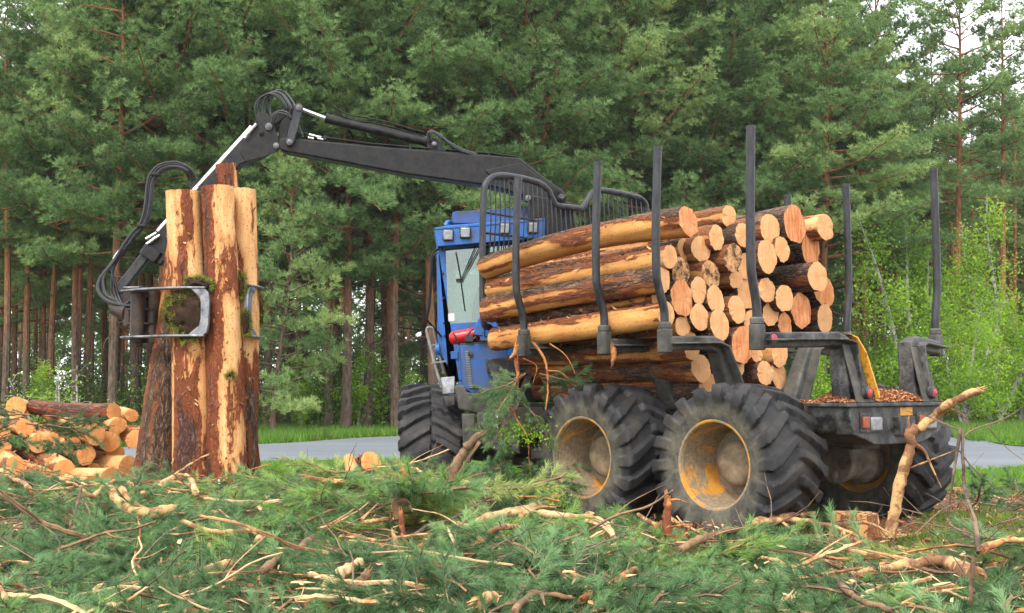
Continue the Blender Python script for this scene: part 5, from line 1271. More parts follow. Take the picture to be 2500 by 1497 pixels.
# left pile on the ground
Px = lambda X_: X_ / 2.486
Py = lambda Y_: 900 + Y_ / 2.486
pile_dir = Vector((-.50, .86, .03)).normalized()
pile = [
 (580, 395, 57, 14.4, 2.9, (-.53, .84, .085), 'log_pale', .12, 'long grey and peeled log on top of the left pile, its orange end hanging over'),
 (665, 440, 55, 14.7, 2.6, None, 'log_pale', .0, 'log under the overhanging end of the top log of the left pile'),
 (525, 525, 50, 14.45, 2.6, None, 'log_pale', .1, 'round orange log end in the middle of the left pile'),
 (692, 262, 46, 15.2, 1.5, (-.86, .5, .03), 'log_red', -.15, 'short red barked log on top of the left pile near the upright bundle'),
 (713, 348, 47, 15.0, 2.4, None, 'log_pale', .2, 'log end right below the short red barked one on the left pile'),
 (265, 668, 60, 13.9, 2.6, None, 'log_pale', .1, 'lowest front log end at the left of the pile behind the pine bough'),
 (388, 622, 60, 14.0, 2.6, None, 'log_pale', .15, 'large orange log end low in the middle of the left pile'),
 (318, 572, 38, 14.3, 2.6, None, 'log_pale', .1, 'small log end above the lowest ones of the left pile'),
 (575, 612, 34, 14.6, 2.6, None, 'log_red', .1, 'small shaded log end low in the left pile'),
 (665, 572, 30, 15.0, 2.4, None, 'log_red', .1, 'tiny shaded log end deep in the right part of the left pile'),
 (735, 640, 75, 14.6, 2.2, (-.75, .6, .02), 'log_pale', .5, 'thick shredded bare log at the foot of the left pile beside the upright logs'),
 (675, 690, 70, 13.7, 1.6, (-.7, .6, -.02), 'log_pale', .5, 'frayed pale butt lying in front of the left pile'),
 (760, 395, 42, 15.2, 2.2, (.35, .9, .0), 'log_pale', .2, 'log end next to the upright bundle in the left pile, upper one'),
 (815, 430, 48, 14.9, 2.2, (.1, .95, .0), 'log_red', .0, 'log end next to the upright bundle in the left pile, lower one'),
 (800, 285, 36, 15.4, 1.8, (-.5, .8, .02), 'log_pale', .5, 'bare crooked piece on the right shoulder of the left pile'),
 (95, 232, 55, 15.6, 1.6, (-.3, .9, -.02), 'log_pale', .5, 'shaggy bare log end at the top left of the left pile'),
 (20, 395, 38, 14.9, 2.4, None, 'log_pale', .1, 'log end at the left edge of the photo, upper one'),
 (12, 475, 42, 14.8, 2.4, None, 'log_pale', .1, 'log end at the left edge of the photo, lower one'),
 (95, 590, 52, 14.2, 2.4, None, 'log_pale', .1, 'log end behind the pine bough at the far left of the pile'),
 (230, 455, 48, 14.7, 2.6, None, 'log_pale', .2, 'log end half covered by the pine bough in the middle of the left pile'),
 (150, 360, 50, 15.0, 2.6, None, 'log_pale', .3, 'log beneath the long top log, left part of the pile'),
 (430, 470, 52, 14.8, 2.6, None, 'log_pale', .2, 'log just below the long top log of the left pile'),
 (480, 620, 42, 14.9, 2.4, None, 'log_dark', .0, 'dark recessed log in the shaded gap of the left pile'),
 (180, 640, 45, 14.2, 2.4, None, 'log_pale', .1, 'log end between the two lowest front ones of the left pile'),
 (700, 520, 50, 14.8, 2.2, (-.6, .75, .0), 'log_pale', .3, 'peeled log of the left pile, upper of two beside the upright bundle'),
 (770, 590, 52, 14.5, 2.0, (-.7, .6, .0), 'log_pale', .2, 'peeled log of the left pile, lower of two beside the upright bundle'),
 (560, 700, 50, 13.6, 1.8, (-.8, .5, .0), 'log_pale', .3, 'frayed log lying across the foot of the left pile'),
 (330, 430, 46, 14.9, 2.4, None, 'log_pale', .25, 'log end left of the pile centre just above the pine bough'),
 (60, 680, 48, 13.8, 2.2, None, 'log_pale', .1, 'log end lowest at the left edge under the dark bough'),
 (440, 700, 40, 13.7, 2.0, None, 'log_red', .1, 'small red barked log end at the very bottom of the left pile'),
 (620, 490, 40, 15.1, 2.4, None, 'log_dark', .0, 'dark log behind the middle orange end of the left pile'),
]
for i, (x_, y_, r_, Y_, ln, dr, mt, bs, lab) in enumerate(pile):
    p = at(Px(x_), Py(y_), Y_); r = r_ / 2.486 * Y_ / 3000 * 1.1
    d_ = Vector(dr).normalized() if dr else (pile_dir + Vector((lrng.uniform(-.08, .08), 0, lrng.uniform(-.03, .03)))).normalized()
    log(p, p + d_ * ln, r, r * .88, mt, 'cut_pile', lab, 'logs of the left pile', 300 + i, bias=bs, side=(.6, -.6, .4), sidek=.08, bend=.03, res=.05)
log(at(1560 / 2.486 - 12, 900 + 500 / 2.486, 15.2), at(1560 / 2.486 - 40, 900 + 500 / 2.486, 17), .07, .06, 'log_pale', 'cut_pile', 'log end peeping out right of the upright bundle at ground level', None, 390, bias=.1)
log(at(905, 1128, 12.6), at(880, 1150, 13.1), .10, .11, 'log_red', 'cut_pile', 'short stub with vivid orange end lying in the slash left of the front tyre', None, 391, bias=.0)
log(at(868, 1165, 12.3), at(850, 1118, 12.5), .07, .055, 'log_pale', 'cut', 'shredded bare stump piece standing left of the vivid orange stub', None, 392, bias=.4, name='wood_piece', cat='wood')

# stumps
def stump(px, py, Y_, r, h, label, seed, mt='log_red', bs=.25):
    c = at(px, py, Y_); log(Vector((c.x, c.y, c.z - h)), c, r * 1.2, r, mt, 'cut_soot', label, None, seed, bias=bs, flute=.22, crag=2.5, name='tree_stump', cat='stump')
stump(2086, 1252, 10.2, .18, .24, 'low pine stump with torn orange side in front of the far rear tyre', 401, 'log_pale', .12)
stump(2345, 1192, 14.2, .13, .14, 'small pale stump on the bare ground right of the far rear tyre', 402, 'log_pale', .3)

# sods of earth and moss caught in the grapple
def sod(c, s, label, seed, moss=400):
    t = thing('sod', c, label, 'sod')
    rg2 = np.random.default_rng(seed); u = np.linspace(0, np.pi, 22); v = np.linspace(0, 2 * np.pi, 30, endpoint=False)
    U_, W_ = np.meshgrid(u, v, indexing='ij'); P = np.stack([np.sin(U_) * np.cos(W_), np.sin(U_) * np.sin(W_), np.cos(U_)], -1).reshape(-1, 3)
    n_ = .95 + 1.0 * (vnoise(P * 1.6 + seed, seed) - .5) + .5 * (vnoise(P * 6 + seed, seed + 1) - .5); P = P * n_[:, None] * np.array(s)
    fs = [(i * 30 + j, i * 30 + (j + 1) % 30, (i + 1) * 30 + (j + 1) % 30, (i + 1) * 30 + j) for i in range(21) for j in range(30)]
    me = bpy.data.meshes.new('soil'); me.from_pydata(P.tolist(), [], fs); me.polygons.foreach_set('use_smooth', [True] * len(fs)); me.materials.append(M['soil']); link('soil', me, t)
    Q = unit(rg2.normal(size=(moss, 3))); edge = (np.abs(Q[:, 1]) < .5) & (vnoise(Q * 2.5 + 9, seed) > .45); Q = Q[edge]
    n2_ = .95 + 1.0 * (vnoise(Q * 1.6 + seed, seed) - .5) + .5 * (vnoise(Q * 6 + seed, seed + 1) - .5)
    V_, t_ = tufts(Q * n2_[:, None] * np.array(s), Q + np.array([0, 0, -.2]), 9, .05, .005, 1.1, rg2, np.clip(rg2.normal(.45, .3, len(Q)), 0, 1)); link('moss', poly_mesh('moss', V_, 3, t_, [M['moss']]), t)
M['soil'] = surf('dark_soil', (0.022, 0.014, 0.010), (0.06, 0.036, 0.022), 0.5, 12, 0.95, 0, 1.0, 45, 0.1)
M['moss'] = leaf_mat('yellow_green_moss', [(0, (0.10, 0.07, 0.02)), (.4, (0.16, 0.20, 0.02)), (.75, (0.32, 0.38, 0.04)), (1, (.5, .45, .15))], .3)
sod(at(452, 768, 12.87), (.20, .07, .23), 'dark sod of earth with moss rim framed by the near grapple claw', 11, 900)
sod(at(485, 692, 12.92), (.14, .10, .06), 'mossy sod lying on the top edge of the near grapple claw', 12, 600)
sod(at(620, 755, 13.55), (.10, .10, .24), 'earth sod hanging at the right side of the bundle behind the claw tip', 13, 600)
sod(at(588, 700, 13.1), (.03, .05, .13), 'thin mossy tuft stuck between the logs and the right claw tip, upper one', 14, 500)
sod(at(600, 790, 13.1), (.03, .05, .12), 'thin mossy tuft stuck between the logs and the right claw tip, lower one', 15, 500)
sod(at(563, 915, 12.82), (.03, .02, .02), 'tiny moss tuft on the yellow stripe of the tallest front log', 16, 120)

# ------------------------------------------------------------------ slash: cut boughs, sticks, chips
def make_bough(seed, Ls, ntw, drop=0.0):
    """one cut pine bough lying along +X: returns needle triangles, tints, twig paths"""
    rng = np.random.default_rng(seed); paths = []; Cs = []; Ds = []
    n = 7; p = np.zeros(3); d = np.array([1., 0, 0]); main = [p]
    for i in range(n):
        d = unit(d + rng.normal(size=3) * np.array([.05, .2, .12])); p = p + d * Ls / n; main.append(p)
    main = np.array(main); paths.append((main, .011 * Ls / .8))
    for i in range(ntw):
        t = (.15 + .85 * (i + rng.uniform(0, .8)) / ntw) * n * .999; i0 = int(min(t, n - 1)); p0 = main[i0] * (1 - (t - i0)) + main[i0 + 1] * (t - i0)
        sg = 1 if i % 2 else -1; a = sg * rng.uniform(.35, .95); fw_ = unit(main[i0 + 1] - main[i0])
        dd = unit(np.array([fw_[0] * math.cos(a) - fw_[1] * math.sin(a), fw_[0] * math.sin(a) + fw_[1] * math.cos(a), rng.uniform(-.1, .35)]))
        if i == ntw - 1: dd = fw_
        Lt = rng.uniform(.16, .30) * (1.1 - .3 * i / ntw); m = 5; pts = [p0]
        for j in range(m):
            dd = unit(dd + rng.normal(size=3) * .12 + np.array([0, 0, -.03])); pts.append(pts[-1] + dd * Lt / m)
        pts = np.array(pts); paths.append((pts, .004))
        K = int(Lt / .0045); u = rng.uniform(.18, 1, K) * m * .999; i0 = u.astype(int); c = pts[i0] * (1 - (u - i0))[:, None] + pts[i0 + 1] * (u - i0)[:, None]
        dr = unit(pts[i0 + 1] - pts[i0]); Cs.append(c); Ds.append(dr)
    C = np.concatenate(Cs); D = np.concatenate(Ds)
    rad = unit(rng.normal(size=C.shape)); rad = unit(rad - D * (rad * D).sum(1, keepdims=True))
    dd = unit(np.repeat(D, 3, 0) * .85 + unit(np.repeat(rad, 3, 0) + .35 * rng.normal(size=(len(C) * 3, 3))) * rng.uniform(.4, .95, (len(C) * 3, 1)))
    C = np.repeat(C, 3, 0); ln = rng.uniform(.055, .088, (len(C), 1)); s = unit(np.cross(dd, rng.normal(size=dd.shape))) * .0021
    tip = C + dd * ln; tip[:, 2] -= .008 * rng.uniform(0, 1, len(C))
    T = np.stack([C - s, C + s, tip], 1)
    return T, rng.uniform(-.1, .1, len(C)), paths
BO = [make_bough(600 + i, lu, nt_) for i, (lu, nt_) in enumerate([(.55, 9), (.7, 11), (.6, 10), (.8, 13), (.5, 9), (.65, 12)])]
def rotm(yaw, pitch, roll):
    return np.array(Matrix.Rotation(yaw, 3, 'Z') @ Matrix.Rotation(pitch, 3, 'Y') @ Matrix.Rotation(roll, 3, 'X'))
def slash_object(name, places, label, stuff=True, cat='slash'):
    Ts, tt, w = [], [], MB()
    for (x, y, z, yaw, pitch, roll, s, k, tint) in places:
        T, v, paths = BO[k % len(BO)]; R_ = rotm(yaw, pitch, roll) * s; o = np.array([x, y, z])
        Ts.append((T.reshape(-1, 3) @ R_.T + o).reshape(-1, 3)); tt.append(np.clip(v + tint, 0, 1))
        for q, (pth, r) in enumerate(paths):
            P = pth @ R_.T + o; w.tube([Vector(a) for a in (P if q == 0 else P[::2])], r * s, 4 if q == 0 else 3, False)
    me = poly_mesh(name, np.concatenate(Ts), 3, np.concatenate(tt), [M['slash']])
    tw = w.build('twigs', M['stick_brown'], local=True, smooth=0); tm = tw.data; bpy.data.objects.remove(tw)
    return me, tm
srng = np.random.default_rng(77)
def cover(x, y):
    """how thickly boughs lie at (x, y)"""
    px = 1250 + 3000 * x / y
    c = 1.0
    py = 950 + 3900 / y
    if px > 1950 and y > 8.3 + max(0, (2250 - px)) * .004: c = .05
    elif px > 2150 and y > 7.6: c = .35
    if y > 10.6 and x > .3: c = .10
    if y > 13.3: c = .04
    return c
def bump_at(x, y):
    patch = float(vnoise(np.array([[x * .8, y * .8, 3.]]), 21)[0])
    return .16 * max(0, patch - .45) / .55 if (y < 9.5 or x < -.5) else 0
def on_slash(px, py, h=.17):
    """first point of the line of sight that is h above the ground"""
    Y_ = 5.5
    while Y_ < 16:
        p = at(px, py, Y_)
        if p.z <= gz1(p.x, p.y) + bump_at(p.x, p.y) + h: return p
        Y_ += .04
    return at(px, py, 12)
places = []; tries = 0
while len(places) < 1250 and tries < 30000:
    tries += 1
    y = srng.uniform(5.2, 14.0); x = srng.uniform(-.46, .46) * y
    if srng.uniform() > cover(x, y): continue
    # keep clear of wheels
    rel = Vector((x, y, 0)) - C0; rel.z = 0; f_ = rel.dot(F); l_ = rel.dot(L)
    if abs(f_) < 1.7 and abs(l_) < 1.75: continue
    patch = float(vnoise(np.array([[x * .8, y * .8, 3.]]), 21)[0]); lvl = srng.uniform(0, 1)
    hgt = .0 + .15 * lvl * (.4 + patch) * (0.35 if (x > .0 and y > 8.8) else 1.0) + (.16 * max(0, patch - .45) / .55 if y < 9.5 or x < -.5 else 0)
    places.append((x, y, gz1(x, y) + hgt, srng.uniform(0, 6.28), srng.normal(0, .11), srng.normal(0, .3), srng.uniform(.7, 1.2), int(srng.integers(6)), float(np.clip(.14 + .85 * float(vnoise(np.array([[x * .55 + 9, y * .55, 7.]]), 33)[0]) + srng.normal(0, .20), 0, 1))))
me, tm = slash_object('pine_slash', places, '')
sl = tag(link('pine_slash', me), 'thick carpet of freshly cut green pine boughs covering the foreground', 'slash', None, 'stuff')
link('twigs', tm, sl)
def bough_thing(label, pls, name='pine_bough', group=None):
    me, tm = slash_object(name, pls, ''); t = thing(name, pls[0][:3], label, 'bough', group)
    for nm, m_ in (('needles', me), ('twigs', tm)):
        m_.transform(Matrix.Translation(-Vector(pls[0][:3]))); link(nm, m_, t)
def mound(px, py, Y_, w, h, n, tint, label, seed, droop=.35, free=False):
    g = np.random.default_rng(seed); c = at(px, py, Y_) if free else on_slash(px, py, .03); pl = []
    for i in range(n):
        a = g.uniform(0, 6.28); q = g.uniform(0, 1) ** .6
        x, y = c.x + math.cos(a) * w * q * .5, c.y + math.sin(a) * w * q * .35; z = c.z + h * (1 - q * q) * g.uniform(.5, 1)
        pl.append((x, y, z, a + g.normal(0, .4), droop * q + g.normal(0, .12), g.normal(0, .3), g.uniform(.6, .95), int(g.integers(6)), float(np.clip(tint + g.normal(0, .12), 0, 1))))
    bough_thing(label, pl)
mound(1745, 1262, 9.0, .5, .30, 16, .42, 'heaped blue green pine bough rising in front of the rear near tyre', 1)
mound(1935, 1285, 9.2, .6, .14, 9, .40, 'pine bough with drooping needles left of the torn stump', 2)
mound(75, 1085, 12.2, .55, .38, 16, .25, 'dark green pine bough hanging over the left end of the log pile', 3, .35, True)
mound(30, 1200, 9.8, .7, .25, 18, .25, 'deep green pine bough at the left edge below the log pile', 4)
mound(250, 1290, 8.2, .9, .15, 14, .30, 'wide drooping pine bough with bluish needles in the left foreground', 5)
mound(1010, 1165, 12.9, .6, .2, 14, .35, 'pine bough leaning against the front tyre', 6)
mound(1900, 1350, 8.0, .9, .12, 12, .38, 'long needled bough under the double limb in the right foreground', 7)
mound(1300, 925, 11.8, .30, .10, 7, .35, 'green pine bough caught hanging under the front of the load', 8, .9, True)
mound(1270, 1020, 12.0, .25, .2, 4, .35, 'lower tuft of pine twigs hanging in front of the steering joint', 9, 1.1, True)
mound(1250, 1160, 11.8, .5, .15, 10, .45, 'pine twigs on the ground between the front unit and the first tyre', 10)
mound(1600, 1420, 6.6, .7, .05, 8, .6, 'blurred light green bough closest to the camera at the bottom', 12)
mound(80, 1460, 6.4, .9, .08, 10, .8, 'bright yellow green bough in the bottom left corner', 13)

def stick(pts, r, label=None, mt='stick', name='broken_branch', cat='branch', group=None, n=8, side=None, seed=0, splinter=True, rough=.12, hang=False, stand=False, lift=.19):
    """crooked tapered branch through (px,py,depth) points; side: list of extra thin twigs"""
    g = np.random.default_rng(seed + 1000)
    if not isinstance(pts[0], Vector) and not hang:
        xs_ = [p[0] for p in pts]; ys_ = [p[1] for p in pts]; lying = (max(ys_) - min(ys_)) < .75 * (max(xs_) - min(xs_)) and not stand
        low = max(pts, key=lambda p: p[1])
        if lying:
            dY = [on_slash(p[0], p[1], lift).y - p[2] for p in pts]; dm = dY[pts.index(low)]
            P = [at(p[0], p[1], p[2] + q) for p, q in zip(pts, dY)]
        else:
            dm = on_slash(low[0], low[1], .12).y - low[2]; P = [at(p[0], p[1], p[2] + dm) for p in pts]
        side = [(s_[0],) + tuple((q[0], q[1], q[2] + dm) if not isinstance(q, Vector) else q for q in s_[1:]) for s_ in (side or [])]
        if lying: side = [(s_[0],) + tuple(on_slash(q[0], q[1], lift + .01) for q in s_[1:]) for s_ in side]
    else: P = [at(*p) if not isinstance(p, Vector) else p for p in pts]
    SP = smooth_path(P, 5); m = len(SP); r0, r1 = r if isinstance(r, tuple) else (r, r * .6)
    b = MB(); rr = [(r0 + (r1 - r0) * i / (m - 1)) * (1 + g.normal(0, rough)) for i in range(m)]
    b.tube([p + Vector(g.normal(0, r0 * .12, 3)) for p in SP], rr, n)
    if splinter:
        for e, q in ((SP[0], SP[1]), (SP[-1], SP[-2])):
            d = (e - q).normalized(); re = rr[0] if e is SP[0] else rr[-1]; a_, b_ = frame_for(d)
            for k_ in range(4):
                an = g.uniform(0, 6.28); o = (a_ * math.cos(an) + b_ * math.sin(an)) * re * .55; ll = min(re, .03) * g.uniform(.8, 2.6)
                b.tube([e + o - d * re, e + o * .9 + d * ll], [re * .38, re * .06], 4)
    for s_ in side or []:
        Q = [at(*p) if not isinstance(p, Vector) else p for p in s_[1:]]; b.tube(smooth_path(Q, 4), [s_[0] * (1 - .75 * i / (len(smooth_path(Q, 4)) - 1)) for i in range(len(smooth_path(Q, 4)))], 5)
    return b.build(name, M[mt], None, smooth=60, label=label, cat=cat, **({'group': group} if group else {}))
R2 = lambda x, y: (2050 + x / 3.298, 900 + y / 3.298)
Y1 = 8.7
def r2(x, y, Y_=Y1): a = R2(x, y); return (a[0], a[1], Y_)
stick([r2(395, 1350), r2(440, 1180), r2(480, 950), r2(530, 780), r2(575, 600), r2(570, 510), r2(640, 470), r2(760, 390), r2(860, 300, 8.6), r2(1000, 225, 8.5), r2(1130, 170, 8.45)], (.048, .028), 'tall crooked broken branch before the far rear tyre, pale split tip pointing right', 'stick', stand=True, seed=1, rough=.08,
      side=[(.016, r2(560, 500), r2(556, 420), r2(560, 365)), (.016, r2(610, 610), r2(680, 660), r2(740, 790), r2(820, 960)), (.010, r2(570, 800), r2(720, 740), r2(950, 650)), (.01, r2(890, 320, 8.6), r2(1010, 390, 8.6), r2(1080, 490, 8.6)), (.012, r2(440, 1160), r2(400, 1165), r2(390, 1150))])
stick([r2(1120, 1480, 8.4), r2(1090, 1250, 8.6), r2(1010, 1000, 8.9), r2(995, 780, 8.9), r2(985, 480, 8.9)], (.020, .010), 'thin bare forked sapling on the right, its snapped top hanging down', 'twig', 'bare_sapling', 'sapling', stand=True, seed=2, n=6,
      side=[(.016, r2(975, 475, 8.9), r2(955, 600, 8.9), r2(915, 850, 8.9), r2(885, 1080, 8.9), r2(880, 1180, 8.9)), (.006, r2(960, 490, 8.9), r2(760, 410, 8.9), r2(600, 305, 8.9)), (.006, r2(900, 470, 8.9), r2(750, 400, 8.9), r2(535, 340, 8.9)),
            (.007, r2(1005, 545, 8.9), r2(1080, 490, 8.9), r2(1330, 400, 8.9), r2(1484, 300, 8.9)), (.006, r2(1185, 455, 8.9), r2(1250, 540, 8.9), r2(1370, 660, 8.9), r2(1480, 740, 8.9)), (.007, r2(960, 660, 8.9), r2(1100, 830, 8.9), r2(1300, 1000, 8.9)), (.005, r2(1010, 400, 8.9), r2(1070, 345, 8.9), r2(1240, 345, 8.9)),
            (.006, r2(1090, 1250, 8.6), r2(1000, 1000, 8.6)), (.006, r2(1060, 1330, 8.5), r2(850, 1275, 8.5), r2(470, 1220, 8.5)), (.006, r2(600, 1340, 8.5), r2(850, 1120, 8.5), r2(1060, 1080, 8.5))])
stick([(1102, 1215, 10.6), (1108, 1150, 10.6), (1128, 1110, 10.6), (1150, 1080, 10.6), (1172, 1062, 10.6)], (.038, .036), 'mossy grey broken branch standing upright before the front tyre with pale splintered top', 'stick_brown', seed=3, side=[(.02, (1112, 1165, 10.6), (1095, 1185, 10.6), (1078, 1215, 10.6)), (.018, (1172, 1078, 10.55), (1150, 1110, 10.55), (1116, 1160, 10.55)), (.014, (1100, 1140, 10.5), (1088, 1150, 10.5), (1086, 1180, 10.5))])
stick([(1120, 1175, 10.4), (1140, 1185, 10.4), (1150, 1215, 10.4), (1148, 1235, 10.4)], (.026, .045), 'bent peeled branch with thick pale butt right of the mossy upright branch', 'stick_pale', seed=4)
stick([(975, 1265, 9.6), (968, 1215, 9.6), (966, 1185, 9.6)], (.042, .036), 'dark stub with splintered pale crown standing in the slash', 'stick_brown', 'splintered_stub', 'stub', seed=5, side=[(.03, (972, 1225, 9.58), (995, 1225, 9.55), (1008, 1250, 9.5)), (.012, (970, 1190, 9.6), (1000, 1160, 9.6), (1012, 1150, 9.6))])
stick([(985, 1310, 9.3), (978, 1245, 9.3)], (.022, .016), 'reddish stick leaning below the splintered stub', 'stick_orange', seed=6)
stick([(1006, 1220, 9.7), (996, 1185, 9.7), (982, 1148, 9.7)], (.022, .020), 'smooth pinkish stick rising behind the splintered stub', 'stick_orange', seed=7)
stick([(964, 1362, 8.2), (966, 1325, 8.2), (958, 1295, 8.2)], (.02, .012), 'short upright splinter in the middle foreground below the stub', 'stick', seed=8)
stick([(1628, 1305, 8.9), (1630, 1250, 8.9), (1628, 1208, 8.9)], (.030, .024), 'rough orange upright stub before the two near tyres', 'stick_orange', 'splintered_stub', 'stub', seed=9, side=[(.012, (1632, 1222, 8.9), (1655, 1220, 8.9), (1685, 1230, 8.9)), (.012, (1632, 1288, 8.9), (1665, 1282, 8.9), (1692, 1280, 8.9))])
stick([(2090, 1405, 7.6), (2170, 1388, 7.6), (2270, 1370, 7.6), (2320, 1378, 7.6), (2385, 1408, 7.6)], (.024, .046), 'thick curved bare limb lying in the right foreground', 'stick', seed=10, side=[(.02, (2260, 1370, 7.6), (2272, 1358, 7.6), (2276, 1346, 7.6)), (.014, (2105, 1395, 7.55), (2160, 1375, 7.55), (2220, 1385, 7.55), (2280, 1405, 7.55)), (.012, (2120, 1392, 7.5), (2190, 1398, 7.5), (2240, 1392, 7.5))])
stick([(1832, 1278, 8.7), (1900, 1270, 8.7), (1970, 1272, 8.7), (2050, 1290, 8.6), (2110, 1315, 8.5)], (.026, .012), 'long pale limb lying over the bough left of the torn stump, lower of two', 'stick', seed=11, side=[(.012, (1990, 1280, 8.6), (1998, 1310, 8.6), (2030, 1330, 8.6)), (.011, (1912, 1276, 8.6), (1950, 1310, 8.6), (1975, 1330, 8.6)), (.01, (2060, 1296, 8.6), (2066, 1320, 8.6), (2080, 1345, 8.6))])
stick([(1838, 1272, 9.0), (1885, 1262, 9.0), (1960, 1255, 9.0), (1985, 1252, 9.0)], (.022, .016), 'pale limb lying over the bough left of the torn stump, upper of two', 'stick', seed=12)
stick([(2050, 1280, 8.9), (2120, 1278, 8.9), (2170, 1300, 8.9)], (.014, .008), 'thin pale twig arching before the torn stump', 'stick', seed=13)
stick([(1660, 1345, 8.0), (1700, 1320, 8.0), (1770, 1298, 8.1), (1800, 1292, 8.1)], (.03, .022), 'dull brown limb half buried under the heaped bough', 'stick_brown', seed=14)
stick([(2030, 1405, 7.0), (2065, 1440, 7.0), (2110, 1470, 7.0), (2180, 1490, 7.0)], (.022, .014), 'greenish brown stick slanting down in the right foreground', 'stick_brown', seed=15)
stick([(2370, 1482, 6.9), (2372, 1420, 6.9), (2376, 1362, 6.9)], (.011, .013), 'dark upright twig in front of the thick curved limb', 'stick_brown', seed=16, side=[(.01, (2374, 1365, 6.9), (2360, 1358, 6.9), (2352, 1380, 6.9))])
stick([(2405, 1345, 7.6), (2450, 1320, 7.6), (2520, 1290, 7.6)], (.016, .014), 'reddish straight branch running out of the right edge', 'stick_orange', seed=17)
stick([(2395, 1340, 8.2), (2440, 1322, 8.2), (2500, 1318, 8.2)], (.02, .016), 'pale knotted branch on the ground at the right edge', 'stick', seed=18)
bl = lambda x, y, Y_: (x / 2.486, 900 + y / 2.486, Y_)
stick([bl(670, 725, 9.3), bl(700, 790, 9.2), bl(790, 860, 9.1), bl(900, 880, 9.0), bl(1000, 865, 9.0), bl(1085, 860, 9.0)], (.035, .045), 'curved trough of peeled bark and wood lying below the upright logs', 'stick', 'bark_trough', 'bark', seed=19, n=12, splinter=False, rough=.05, side=[(.03, bl(740, 730, 9.25), bl(780, 790, 9.2), bl(880, 850, 9.05), bl(960, 845, 9.0))])
stick([bl(500, 740, 9.9), bl(560, 775, 9.8), bl(640, 710, 9.8), bl(720, 680, 9.8), bl(800, 700, 9.9), bl(880, 770, 9.9)], (.018, .02), 'snaking branch between the left pile and the bark trough', 'stick', seed=20, side=[(.012, bl(400, 690, 9.9), bl(460, 700, 9.9), bl(510, 750, 9.9))])
stick([bl(1190, 745, 10.2), bl(1150, 665, 10.2), bl(1080, 650, 10.2), bl(980, 700, 10.2)], (.028, .03), 'hooked pale branch arching at the foot of the upright logs', 'stick_pale', seed=21)
stick([bl(1040, 1290, 7.9), bl(1110, 1290, 7.9), bl(1250, 1225, 7.9), bl(1400, 1180, 7.9), bl(1510, 1110, 7.9), bl(1590, 1020, 7.95)], (.034, .03), 'long crooked honey coloured limb in the left foreground', 'stick', seed=22, side=[(.014, bl(1500, 1130, 7.9), bl(1520, 1170, 7.9), bl(1525, 1180, 7.9))])
stick([bl(1110, 930, 8.7), bl(1250, 980, 8.7), bl(1400, 995, 8.7), bl(1570, 980, 8.7)], (.018, .022), 'straight light branch above the long honey coloured limb', 'stick', seed=23, side=[(.016, bl(1580, 1010, 8.7), bl(1480, 960, 8.7), bl(1380, 900, 8.8), bl(1290, 815, 8.9)), (.01, bl(1320, 875, 8.8), bl(1200, 835, 8.8), bl(1110, 835, 8.8)), (.01, bl(980, 1005, 8.6), bl(1100, 1005, 8.6), bl(1250, 980, 8.6))])
stick([bl(1590, 1230, 7.8), bl(1700, 1150, 7.8), bl(1810, 1090, 7.8), bl(1900, 1025, 7.8)], (.022, .026), 'brown branch slanting up right of the long honey coloured limb', 'stick_brown', seed=24, side=[(.01, bl(1820, 1080, 7.8), bl(1850, 1090, 7.8), bl(1865, 1115, 7.8))])
stick([bl(200, 770, 9.6), bl(150, 700, 9.6), bl(60, 660, 9.6), bl(0, 630, 9.6)], (.02, .022), 'brown forked branch under the pine bough at the left edge', 'stick', seed=25)
stick([bl(455, 1000, 8.3), bl(460, 860, 8.4), bl(490, 740, 8.5)], (.010, .014), 'pale forking twig on top of the drooping left bough', 'twig', seed=26, side=[(.008, bl(490, 780, 8.5), bl(540, 860, 8.4), bl(548, 970, 8.3)), (.008, bl(100, 940, 8.3), bl(180, 800, 8.4), bl(300, 740, 8.5), bl(480, 735, 8.5)), (.007, bl(300, 820, 8.4), bl(380, 770, 8.45), bl(480, 750, 8.5))])
stick([bl(660, 1460, 6.9), bl(720, 1500, 6.9)], (.036, .034), 'cut pale branch end at the bottom left', 'stick_pale', seed=27)
m3 = lambda x, y, Y_: (800 + x / 2.754, 1050 + y / 2.754, Y_)
stick([m3(970, 640, 8.9), m3(1060, 590, 8.9), m3(1200, 560, 9.0), m3(1350, 530, 9.0), m3(1540, 450, 9.1)], (.026, .040), 'long splintered pale plank pointing at the first near tyre', 'stick_pale', 'splintered_plank', 'wood', seed=28, n=6, side=[(.024, m3(1300, 570, 8.95), m3(1420, 520, 8.95), m3(1530, 520, 9.0)), (.03, m3(1190, 550, 9.0), m3(1320, 520, 9.0), m3(1450, 490, 9.1))])
stick([m3(1420, 560, 9.3), m3(1600, 580, 9.2), m3(1760, 590, 9.2), m3(1880, 640, 9.1), m3(1920, 720, 9.0)], (.03, .022), 'frayed pale limb lying just before the first near tyre', 'stick_pale', seed=29, side=[(.02, m3(1740, 610, 9.1), m3(1850, 650, 9.1), m3(1900, 700, 9.0)), (.035, m3(1750, 570, 9.2), m3(1790, 560, 9.2))])
stick([m3(870, 350, 10.2), m3(940, 370, 10.1), m3(970, 440, 10.0), m3(960, 500, 9.9)], (.02, .03), 'curved white branch below the mossy upright branch', 'stick_pale', seed=30)
stick([m3(580, 710, 8.7), m3(680, 640, 8.7), m3(800, 610, 8.7), m3(960, 530, 8.7), m3(1120, 435, 8.8)], (.016, .010), 'thin grey stick running diagonally through the middle foreground', 'twig', seed=31)
stick([m3(1020, 750, 8.4), m3(1100, 690, 8.4), m3(1190, 650, 8.4), m3(1330, 650, 8.4)], (.022, .016), 'golden twig lying parallel below the splintered plank', 'stick', seed=32)
